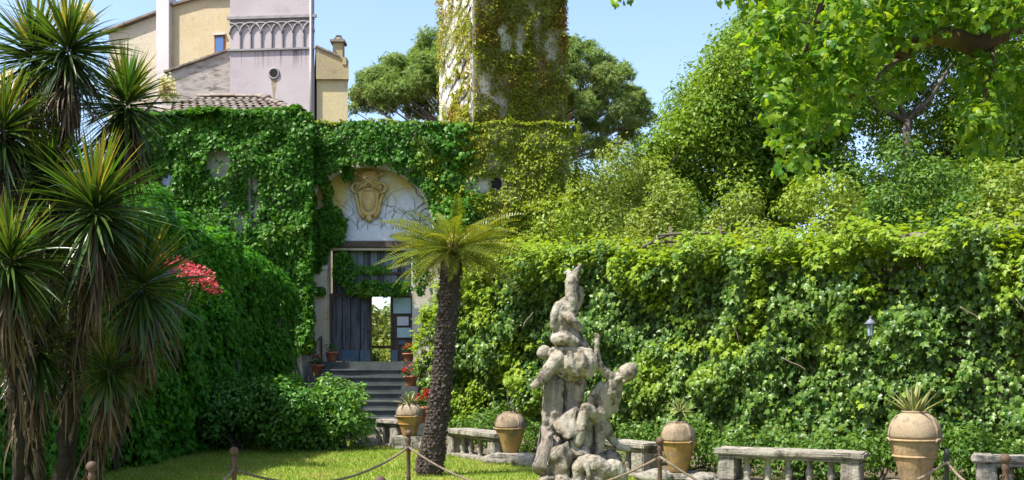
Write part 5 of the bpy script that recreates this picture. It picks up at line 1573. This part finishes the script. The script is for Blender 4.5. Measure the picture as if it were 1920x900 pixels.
bush('jar_plant', 'leafy stem growing from the golden jar left of the statue', 'plant', c2 - Vector((0, 0, .01)), (.16, .16), .62, M['bush_mid'], T_LANCE, .10, 18, 'plants in the jars', 8, 3, 503, .5)
j1, c1, R1 = jar('terracotta_jar', 'orange jar with spiky agave at the foot of the steps', 768, 20.0, .26, gz(756, 20), 50, M['terracotta_gold'], M['jar_cap'], 4)
agave('agave_plant', 'pale spiky agave in the orange jar by the steps', c1, AGs, 22, -.05, 1.4, 504, rad=.07)
# jar plinths
for px, Y, zt_, w, lab in ((1715, 13.0, .13, .34, 'flat stone under the large right-hand jar'), (1272, 14.6, .10, .36, 'flat stone under the round ochre jar'), (957, 17.0, .17, .34, 'flat stone under the golden jar'), (768, 20.0, .26, .3, 'stone block under the orange jar')):
    o = MB().box((gx(px, Y) - w, Y - .28, 0.0), (gx(px, Y) + w, Y + .3, zt_)).build('jar_stone', M['stone'], None, bevel=.03, cuts=3, rough=(.03, 4))
    tag(o, lab, 'stone', 'stones under the jars')

# ================================================================== BENCHES
def bench(label, A, B, h, balus, seed, depth=.42, left_block=True, right_block=True, zb=0.0):
    """A, B: front left and front right corner in plan"""
    A = Vector((*A, zb)); B = Vector((*B, zb)); d = (B - A); L = d.length; d.normalize()
    nrm = Vector((-d.y, d.x, 0))
    if nrm.y < 0: nrm = -nrm
    t = thing('stone_bench', (A + B) / 2, label, 'bench', 'stone benches along the border')
    m = Matrix(((d.x, nrm.x, 0, A.x), (d.y, nrm.y, 0, A.y), (0, 0, 1, zb), (0, 0, 0, 1)))
    rr = (.018, 6)
    MB().box((-.05, -.05, h - .085), (L + .05, depth + .05, h), m).build('seat_slab', M['stone'], t, bevel=.02, cuts=5, rough=rr)
    MB().box((0, .0, h - .13), (L, depth, h - .086), m).build('moulding', M['stone'], t, bevel=.012, cuts=4, rough=(.012, 7))
    MB().box((-.02, -.03, 0), (L + .02, depth, .07), m).build('plinth', M['stone'], t, bevel=.015, cuts=4, rough=(.015, 5))
    bwid = .24
    if left_block: MB().box((.0, .0, .071), (bwid, depth, h - .131), m).build('end_block', M['stone'], t, bevel=.015, cuts=4, rough=rr)
    if right_block: MB().box((L - bwid, .0, .071), (L, depth, h - .131), m).build('end_block', M['stone'], t, bevel=.015, cuts=4, rough=rr)
    hh = h - .131 - .071
    prof = [(.055, 0), (.055, .05), (.036, .09), (.048, .22), (.060, .38), (.050, .55), (.034, .76), (.040, .86), (.052, .92), (.052, 1.0)]
    for k in range(balus):
        x = bwid + (L - 2 * bwid) * (k + .5) / balus
        p = m @ Vector((x, depth * .3, .071))
        MB().lathe(p, [(a, b * hh) for a, b in prof], 12, .06).build('baluster', M['stone'], t, True)
    return t
bench('long stone bench with balusters left of the large agave jar', (gx(1345, 13.9), 13.9), (gx(1612, 13.05), 13.05), .50, 5, 1)
bench('stone bench with four balusters behind the cycad trunk', (gx(838, 18.5), 18.5), (gx(926, 16.9), 16.9), .50, 4, 2, zb=0)
bench('stone bench end showing right behind the statue', (gx(1075, 15.9), 15.9), (gx(1205, 14.75), 14.75), .50, 3, 3)
bench('rightmost stone bench cut off by the frame', (gx(1830, 12.75), 12.75), (gx(2060, 12.2), 12.2), .50, 3, 4)
bench('short mossy stone bench end at the foot of the steps', (gx(704, 20.6), 20.6), (gx(745, 20.2), 20.2), .56, 0, 5)
# loose stones along the border
r = np.random.default_rng(95)
stones = [(935, 16.9, .26, .17, 'stone left of the golden jar'), (985, 16.4, .25, .20, 'stone right of the golden jar'), (690, 20.6, .28, .16, 'pale stone left of the short bench'), (1225, 14.3, .25, .16, 'stone left of the round ochre jar'), (1320, 14.1, .24, .13, 'pale stone right of the round ochre jar'), (1655, 12.9, .24, .10, 'low stone left of the large jar'), (1770, 12.7, .22, .10, 'low stone right of the large jar'), (805, 19.6, .2, .2, 'stone between the orange jar and the cycad')]
for i, (px, Y, w, h, lab) in enumerate(stones):
    mb = MB(); mb.ball((gx(px, Y), Y, h * .35), (w, w * .8, h * .75), 14, 9, .35, 1.6)
    tag(mb.build('border_stone', M['stone'], None, True), lab, 'stone', 'loose stones along the border')

# ================================================================== FLOWER POTS ON THE STEPS
def flower_pot(label, p, rr, h, plant, fl, seed, ph=.3):
    r_ = np.random.default_rng(seed)
    t = thing('flower_pot', p, label, 'flower pot', 'potted flowers on the steps')
    MB().lathe(p, [(rr * .68, 0), (rr * .72, .02), (rr * .95, h * .8), (rr * 1.06, h * .81), (rr * 1.08, h), (rr * .92, h), (rr * .88, h * .9)], 18).build('pot', M['pot'], t, True)
    MB().lathe(p + Vector((0, 0, h * .88)), [(rr * .9, 0), (.01, .015)], 14).build('soil', M['soil'], t)
    cl = [(np.array(p) + [r_.normal(0, rr * .5), r_.normal(0, rr * .5), h + ph * r_.uniform(.2, .8)], rr * r_.uniform(.5, .8)) for k in range(7)]
    P, N, D, S = clump_leaves(cl, 60, .08, r_)
    foliage(t, M[plant], T_OVAL, P, N, D, S, r_.uniform(0, 1, len(P)), name='leaves')
    if fl:
        flowers(t, [(np.array(c) + [0, -.06, .06], np.array([q, q, q]) * .8) for c, q in cl[:5]], fl, M['red'], .035, r_)
    return t
sy = GY - .3
flower_pot('pot of red flowers left of the top step', at(596, 695, sy - .25) + Vector((0, 0, -.12)), .17, .28, 'bush_gloss', 30, 601)
flower_pot('clay pot with dark foliage beside the gate', Vector((gx(622, sy), sy, TERR)), .16, .26, 'bush_gloss', 0, 602, .25)
flower_pot('pot of red flowers right of the top step', Vector((gx(766, sy), sy, TERR)), .15, .22, 'bush_gloss', 32, 603, .28)
flower_pot('pot of red flowers halfway down beside the steps', at(770, 724, 25.4), .17, .26, 'bush_gloss', 50, 604, .22)
flower_pot('pot of bright red flowers behind the orange jar', at(792, 793, 21.0), .20, .34, 'bush_gloss', 110, 605, .3)
for px, py, Y, h in ((596, 706, sy - .25, 0), (770, 724, 25.4, 0), (792, 793, 21.0, 0)):
    p = at(px, py, Y); 
    if px == 596: p.z -= .0
for lab, px, Y, zt_ in (('stone pier left of the steps under a flower pot', 596, sy - .25, at(596, 695, sy - .25).z - .12), ('stone pier right of the steps under a flower pot', 770, 25.4, at(770, 724, 25.4).z), ('low stone pier behind the orange jar', 792, 21.0, at(792, 793, 21.0).z)):
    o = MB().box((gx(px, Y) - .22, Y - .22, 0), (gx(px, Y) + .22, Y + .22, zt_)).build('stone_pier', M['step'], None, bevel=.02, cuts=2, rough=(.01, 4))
    tag(o, lab, 'stone pier', 'piers carrying flower pots')
ir = thing('iron_rail', at(592, 678, sy - .2), 'thin black iron handrail left of the gate', 'handrail')
MB().tube([at(580, 668, sy - .6), at(600, 632, sy - .05), at(600, 660, sy - .05)], .015, 6).build('bar', M['black_iron'], ir, True)
MB().tube([at(603, 630, sy + .1), at(603, 678, sy + .1)], .02, 6).build('post', M['black_iron'], ir, True)

# ================================================================== ROPE BARRIER
def post(label, px, py, ball, mat='rust', h=None):
    """a post whose ball top shows at (px, py)"""
    Y = (EYE - .88) * F / (py - HORIZON)
    c = Vector((gx(px, Y), Y, 0)); t = thing('barrier_post', c, label, 'post', 'posts of the rope barrier')
    MB().lathe(c, [(.055, 0), (.055, .03), (.026, .05), (.024, .30), (.028, .32), (.024, .34), (.023, .62), (.030, .635), (.030, .67), (.022, .69), (.024, .74), (.032, .76), (.024, .785), (.02, .81)], 12, .1).build('shaft', M[mat], t, True)
    if ball: MB().ball(c + Vector((0, 0, .84)), .042, 14, 10).build('ball', M[mat], t, True)
    for k in (-1, 1): MB().tube([c + Vector((k * .02, -.02, .70)), c + Vector((k * .05, -.02, .70)), c + Vector((k * .055, -.02, .67))], .007, 5).build('hook', M[mat], t, True)
    return c + Vector((0, -.02, .68))
pA = post('rusty ball-topped barrier post nearest the left edge', 172, 865, True)
pB = post('rusty barrier post on the shaded lawn left of centre', 439, 838, True)
pC = post('thin rusty barrier post in front of the orange jar', 766, 806, True)
pD = post('barrier post with only its ball top showing at the bottom', 713, 893, True)
pE = post('rusty barrier post between the statue and the round jar', 1237, 820, True)
pF = post('black barrier post right of the large agave jar', 1775, 828, False, 'black_iron')
pG = post('red-brown barrier post in front of the rightmost bench', 1885, 851, True)
def rope(label, a, b, sag, rad=.013):
    pts = [a.lerp(b, t) - Vector((0, 0, 4 * sag * t * (1 - t))) for t in np.linspace(0, 1, 25)]
    t = MB().tube(pts, rad, 7).build('barrier_rope', M['rope'], None, True)
    tag(t, label, 'rope', 'ropes of the barrier')
rope('rope running from the left post up to the shaded-lawn post', pA + Vector((0, 0, 0)), pB, .32)
rope('rope sagging between the shaded-lawn post and the middle post', pB, pC, .25)
rope('rope falling from the middle post past the cycad to the statue side', pC, pE, .45)
rope('rope sagging from the statue-side post towards the black post', pE, pF, .50)
rope('short rope between black post and red-brown post', pF, pG, .15)

# ================================================================== STATUE GROUP
SY = 12.5
def sp(px, py, dy=0.0): return at(px, py, SY + dy) 
def sr(px): return px / F * SY
statue = thing('stone_statue', (gx(1090, SY), SY, 0), 'tall weathered stone sculpture group of twisting figures on rocks', 'statue')
def capsule(bm, a, b, ra, rb, seg=14):
    a = Vector(a); b = Vector(b); d = b - a; L = max(d.length, 1e-5)
    q = d.to_track_quat('Z', 'Y').to_matrix()
    prof = []
    for t in np.linspace(-math.pi / 2, 0, 5): prof.append((math.cos(t) * ra, math.sin(t) * ra))
    for t in (.33, .66): prof.append((ra + (rb - ra) * t, L * t))
    for t in np.linspace(0, math.pi / 2, 5): prof.append((math.cos(t) * rb, L + math.sin(t) * rb))
    rings = []
    for rr, z in prof:
        rings.append([bm.verts.new(a + q @ Vector((max(rr, 1e-4) * math.cos(k * 2 * math.pi / seg), max(rr, 1e-4) * math.sin(k * 2 * math.pi / seg), z))) for k in range(seg)])
    for i in range(len(rings) - 1):
        for k in range(seg):
            bm.faces.new((rings[i][k], rings[i][(k + 1) % seg], rings[i + 1][(k + 1) % seg], rings[i + 1][k]))
    bm.faces.new(rings[0][::-1]); bm.faces.new(rings[-1])
def blob(name, chains, mat, voxel=.013, smooth=3, rough=(.009, 12), parent=None, ells=()):
    """chains of (px, py, dy, radius px) fused into one continuous carved surface"""
    bm = bmesh.new()
    for ch in chains:
        for i in range(len(ch) - 1):
            a, b = ch[i], ch[i + 1]
            capsule(bm, sp(*a[:3]), sp(*b[:3]), sr(a[3]), sr(b[3]))
    for (px, py, dy, rx, ry, rz, rot) in ells:
        m = Matrix.Translation(sp(px, py, dy)) @ Matrix.Rotation(R(rot), 4, 'Y') @ Matrix.Diagonal((sr(rx), sr(ry), sr(rz), 1))
        bmesh.ops.create_icosphere(bm, subdivisions=3, radius=1, matrix=m)
    me = bpy.data.meshes.new(name + '_raw'); bm.to_mesh(me); bm.free()
    o = bpy.data.objects.new('raw', me); COL.objects.link(o)
    md = o.modifiers.new('r', 'REMESH'); md.mode = 'VOXEL'; md.voxel_size = voxel
    ms = o.modifiers.new('s', 'SMOOTH'); ms.iterations = smooth; ms.factor = .5
    dg = bpy.context.evaluated_depsgraph_get(); dg.update()
    out = bpy.data.meshes.new_from_object(o.evaluated_get(dg))
    bpy.data.objects.remove(o)
    b = base_of(parent)
    bm = bmesh.new(); bm.from_mesh(out); bm.normal_update()
    for v in bm.verts:
        v.co += v.normal * rough[0] * noise.fractal(v.co * rough[1], .9, 2.1, 4)
    bmesh.ops.translate(bm, verts=bm.verts[:], vec=-b)
    bm.to_mesh(out); bm.free()
    out.materials.clear(); out.materials.append(mat)
    out.polygons.foreach_set('use_smooth', [True] * len(out.polygons))
    out.name = name
    return link(name, out, parent)
# upper figure, torso twisting with raised limb ending in a notch
blob('upper_figure', [
    [(1066, 508, -.01, 3.2), (1068, 516, -.01, 7.5), (1071, 524, -.02, 10.5), (1071, 545, -.03, 12), (1072, 566, -.04, 11), (1075, 588, -.05, 8)],
    [(1088, 497, .01, 2.6), (1082, 508, .0, 6.5), (1076, 524, .0, 10), (1074, 545, .0, 11), (1070, 570, .0, 12)],
    [(1062, 566, .03, 11), (1053, 582, .02, 17), (1051, 600, .02, 18.5), (1052, 618, .03, 17), (1056, 634, .03, 20)],          # trunk
    [(1047, 572, -.04, 8), (1039, 592, -.06, 8), (1039, 612, -.05, 8)],                                                        # near shoulder blade
    [(1060, 590, -.08, 8), (1074, 602, -.11, 8), (1086, 613, -.09, 7), (1089, 617, -.06, 5)],                                  # forearm
    [(1044, 636, -.08, 12), (1062, 634, -.11, 13), (1078, 642, -.09, 10)],                                                     # thigh
    [(1084, 636, .02, 9), (1096, 650, .02, 9)], [(1072, 620, .06, 12), (1088, 645, .06, 12)],
    [(1078, 578, .05, 8), (1086, 565, .05, 7)]], M['statue'], voxel=.011, smooth=2, parent=statue, ells=[(1055, 636, .0, 25, 22, 14, 4), (1087, 553, .05, 8.5, 11, 17, 6)])
# draped figure bent over the stump: drum of cloth on the right, bent leg on the left
blob('draped_figure', [
    [(1040, 664, .02, 13), (1072, 664, .02, 15), (1104, 664, .02, 12)],
    [(1074, 682, -.06, 23), (1090, 681, -.07, 25), (1099, 681, -.07, 25)],
    [(1046, 672, -.08, 15), (1030, 692, -.12, 13), (1015, 712, -.14, 11), (1001, 724, -.14, 6.5)],       # thigh and knee to the left
    [(1050, 690, -.02, 14), (1066, 704, .0, 13)],
    [(1078, 692, .05, 17), (1086, 716, .05, 15), (1082, 745, .06, 13)],
    [(1038, 656, -.05, 6), (1070, 654, -.1, 6), (1108, 657, -.12, 4), (1111, 680, -.15, 3.5), (1109, 706, -.12, 3.5)],
    [(1068, 662, -.17, 5), (1072, 684, -.2, 7), (1082, 702, -.19, 5)], [(1088, 660, -.19, 6), (1096, 684, -.21, 9), (1103, 702, -.19, 6)]], M['statue'], voxel=.012, smooth=2, parent=statue,
    ells=[(1020, 660, .06, 14, 12, 13, -28)])
blob('stump', [[(1034, 712, .06, 16), (1034, 745, .05, 17), (1036, 800, .05, 20), (1040, 900, .05, 28)],
               [(1074, 712, .08, 17), (1073, 745, .10, 18), (1072, 800, .10, 22), (1072, 900, .1, 28)],
               [(1024, 718, -.02, 5), (1023, 760, -.03, 6), (1026, 805, -.05, 8)], [(1050, 716, -.04, 6), (1049, 760, -.05, 7), (1046, 800, -.06, 8)], [(1038, 716, -.06, 4), (1037, 760, -.07, 5), (1036, 800, -.08, 5)]], M['trunk_stone'], voxel=.013, smooth=1, rough=(.02, 12), parent=statue)
# reaching figure
blob('reaching_figure', [
    [(1119, 640, -.10, 4.6), (1119, 652, -.10, 5), (1120, 672, -.08, 7), (1126, 688, -.06, 7.5), (1144, 706, -.02, 10)],    # raised arm
    [(1117, 638, -.10, 2.6), (1114.5, 631, -.11, 1.9), (1114, 627, -.12, 1.6)], [(1118.5, 637, -.10, 2.6), (1117.8, 629, -.10, 1.9), (1118, 625, -.11, 1.6)],
    [(1120, 637, -.10, 2.4), (1121.3, 629, -.10, 1.9), (1121.8, 626, -.11, 1.5)], [(1121.5, 639, -.10, 2.2), (1124, 633, -.10, 1.7), (1124.5, 630, -.11, 1.4)], [(1116, 645, -.11, 2.4), (1112, 641, -.13, 1.9), (1111, 637, -.14, 1.6)],
    [(1148, 716, .0, 13), (1140, 736, -.01, 17), (1130, 758, .0, 16), (1124, 780, .0, 17)],                                  # trunk
    [(1154, 724, .06, 11), (1148, 748, .06, 12), (1136, 776, .04, 12)], [(1126, 722, -.04, 7), (1114, 742, -.05, 9), (1108, 756, -.06, 8)],
    [(1148, 710, .0, 10), (1162, 706, .02, 10), (1172, 703, .02, 10)],                                                       # neck
    [(1160, 718, .06, 9), (1160, 742, .12, 7), (1152, 770, .12, 6)],                                                         # far arm
    [(1118, 782, -.04, 14), (1108, 772, -.12, 12), (1098, 765, -.18, 10)], [(1098, 765, -.18, 10), (1090, 796, -.20, 11), (1084, 828, -.20, 10)],  # raised knee
    [(1124, 782, .0, 14), (1126, 812, -.04, 11), (1124, 840, -.04, 8.5), (1120, 852, -.09, 6)],                              # standing leg
    [(1134, 796, .10, 11), (1144, 820, .12, 8), (1160, 838, .10, 7), (1178, 841, .08, 6)]], M['statue'], voxel=.010, smooth=2, parent=statue,
    ells=[(1175, 700, .02, 20, 18, 17, -20), (1180, 692, .03, 16, 18, 12, -15), (1160, 710, -.08, 5, 4, 4, 0), (1168, 716, -.05, 6, 6, 4, 0)])
# rocks
def hull_rock(name, c, rad, seed, mat, parent, cuts=3, amp=.03):
    rr = random.Random(seed); bm = bmesh.new()
    for k in range(20):
        v = Vector((rr.gauss(0, 1), rr.gauss(0, 1), rr.gauss(0, 1))).normalized()
        bm.verts.new(Vector(c) + Vector((v.x * rad[0], v.y * rad[1], v.z * rad[2])) * rr.uniform(.85, 1.1))
    h = bmesh.ops.convex_hull(bm, input=bm.verts[:])
    bmesh.ops.delete(bm, geom=[v for v in bm.verts if not v.link_faces], context='VERTS')
    bmesh.ops.bevel(bm, geom=bm.edges[:], offset=min(rad) * .05, segments=2, affect='EDGES', clamp_overlap=True)
    bmesh.ops.triangulate(bm, faces=bm.faces[:])
    bmesh.ops.subdivide_edges(bm, edges=[e for e in bm.edges if e.calc_length() > .05], cuts=cuts, use_grid_fill=True)
    bm.normal_update()
    for v in bm.verts: v.co += v.normal * amp * noise.fractal(v.co * 6, .8, 2.2, 5)
    bmesh.ops.translate(bm, verts=bm.verts[:], vec=-base_of(parent))
    me = bpy.data.meshes.new(name); bm.to_mesh(me); bm.free()
    me.materials.append(mat)
    me.polygons.foreach_set('use_smooth', [True] * len(me.polygons))
    return link(name, me, parent)
for k, (px, py, dy, rx, ry, rz, mm) in enumerate(((1066, 794, -.12, 27, 26, 38, 'statue_brown'), (1023, 856, -.08, 24, 30, 58, 'trunk_stone'), (1052, 866, -.18, 26, 28, 48, 'statue_brown'), (1090, 822, -.02, 28, 28, 56, 'statue_brown'),
        (1082, 850, -.12, 26, 26, 36, 'statue'), (1020, 912, -.15, 24, 30, 32, 'statue_brown'), (1062, 915, -.25, 26, 30, 34, 'statue'), (1112, 880, .08, 34, 34, 44, 'statue_brown'), (1148, 878, .12, 28, 30, 42, 'statue_brown'), (1100, 930, -.1, 72, 50, 22, 'statue_brown'), (1080, 860, .10, 44, 36, 76, 'trunk_stone'), (1036, 835, -.02, 24, 28, 40, 'statue_brown'), (1108, 840, .10, 26, 28, 44, 'statue_brown'))):
    hull_rock('rock', sp(px, py, dy), (sr(rx), sr(ry), sr(rz)), 700 + k, M[mm], statue, amp=.04)
blob('fallen_figure', [[(1086, 882, -.26, 16), (1096, 870, -.28, 17), (1114, 870, -.30, 18), (1132, 882, -.28, 19)], [(1084, 880, -.28, 12), (1082, 905, -.28, 12), (1080, 930, -.26, 14)], [(1134, 882, -.28, 17), (1152, 880, -.22, 19), (1160, 895, -.2, 18), (1158, 925, -.2, 20)],
                       [(1110, 882, -.2, 26), (1118, 915, -.2, 32)], [(1100, 874, -.4, 5), (1104, 892, -.42, 5), (1096, 915, -.4, 5)]], M['statue'], voxel=.012, smooth=2, rough=(.016, 11), parent=statue)

# ================================================================== PLANE TREE reaching in from the right
r = np.random.default_rng(111)
pl_t = thing('plane_tree', (8.6, 11.0, 0), 'plane tree whose leafy boughs hang in from the upper right', 'tree')
MB().tube([(8.6, 11, -.1), (8.5, 11, 1.5), (8.3, 10.9, 3.5), (8.0, 10.8, 5.2), (7.6, 10.8, 7.0), (7.2, 10.9, 8.5)], [.42, .36, .31, .28, .22, .16], 14, .25).build('trunk', M['bark_plane'], pl_t, True)
bo_ = [(8.05, 10.85, 4.9), at(2080, -60, 10.7), at(1990, 0, 10.6), at(1915, 42, 10.6), at(1870, 66, 10.6), at(1830, 88, 10.6), at(1795, 72, 10.5), at(1752, 66, 10.5), at(1715, 82, 10.5), at(1690, 102, 10.4), at(1662, 92, 10.4), at(1640, 72, 10.4), at(1655, 45, 10.3), at(1662, 20, 10.2)]
MB().tube(bo_, [.15, .14, .125, .11, .11, .115, .10, .095, .09, .085, .08, .07, .04, .02], 11, .3).build('bough', M['bark_plane'], pl_t, True)
for pts, rr in (([(7.7, 10.8, 6.6), at(1800, -230, 10), at(1600, -160, 9.8), at(1450, -60, 9.8)], .09), ([(7.3, 10.9, 8.2), at(1600, -380, 9.5), at(1300, -200, 9.4), at(1170, -40, 9.4)], .08), ([at(1870, 66, 10.6), at(1850, 160, 10.3), at(1835, 260, 10.2)], .03), ([at(1690, 102, 10.4), at(1600, 180, 10), at(1500, 290, 9.8)], .025), ([at(1600, -160, 9.8), at(1520, 60, 9.9), at(1480, 220, 9.9)], .035), ([at(1640, 72, 10.4), at(1560, 40, 10.1), at(1470, 60, 9.9)], .03)):
    pts = [Vector(p) for p in pts]; f = []
    for i in range(len(pts) - 1):
        for q in (0, .33, .66): f.append(pts[i].lerp(pts[i + 1], q) + Vector(r.normal(0, .03, 3)))
    f.append(pts[-1])
    MB().tube(f, [rr * (1 - .75 * i / len(f)) for i in range(len(f))], 7, .2).build('branch', M['bark_plane'], pl_t, True)
cl = poly_clumps([(1400, -40), (1412, 60), (1440, 140), (1455, 230), (1470, 320), (1492, 352), (1520, 300), (1545, 245), (1585, 225), (1620, 180), (1640, 130), (1700, 120), (1720, 60), (1700, -40)], 9.0, 11.2, 125, .14, .28, r)
cl += poly_clumps([(1690, -40), (1710, 40), (1800, 40), (1900, 20), (1930, -40)], 9.4, 11.5, 40, .16, .30, r)
cl += poly_clumps([(1790, 130), (1830, 110), (1935, 90), (1935, 250), (1890, 290), (1850, 330), (1815, 250)], 10, 11.5, 34, .15, .26, r)
cl += poly_clumps([(1390, -320), (1960, -330), (2150, -100), (2100, 100), (1940, 40), (1400, -30)], 8.5, 12, 45, .25, .42, r)
cl += poly_clumps([(1640, 120), (1760, 110), (1740, 180), (1660, 170)], 10, 11, 9, .12, .2, r)
cl += [(np.array(at(1160, -8, 9.4)), .07), (np.array(at(1180, -14, 9.4)), .07), (np.array(at(1375, -8, 9.5)), .10)]
P, N, D, S = clump_leaves(cl, 60, .080, r, up=.75, droop=.8, shell=.2, jitter=.6)
foliage(pl_t, M['plane'], T_PLANE, P, N, D, S, r.uniform(0, 1, len(P)) ** 1.6, singles=300, name='crown')
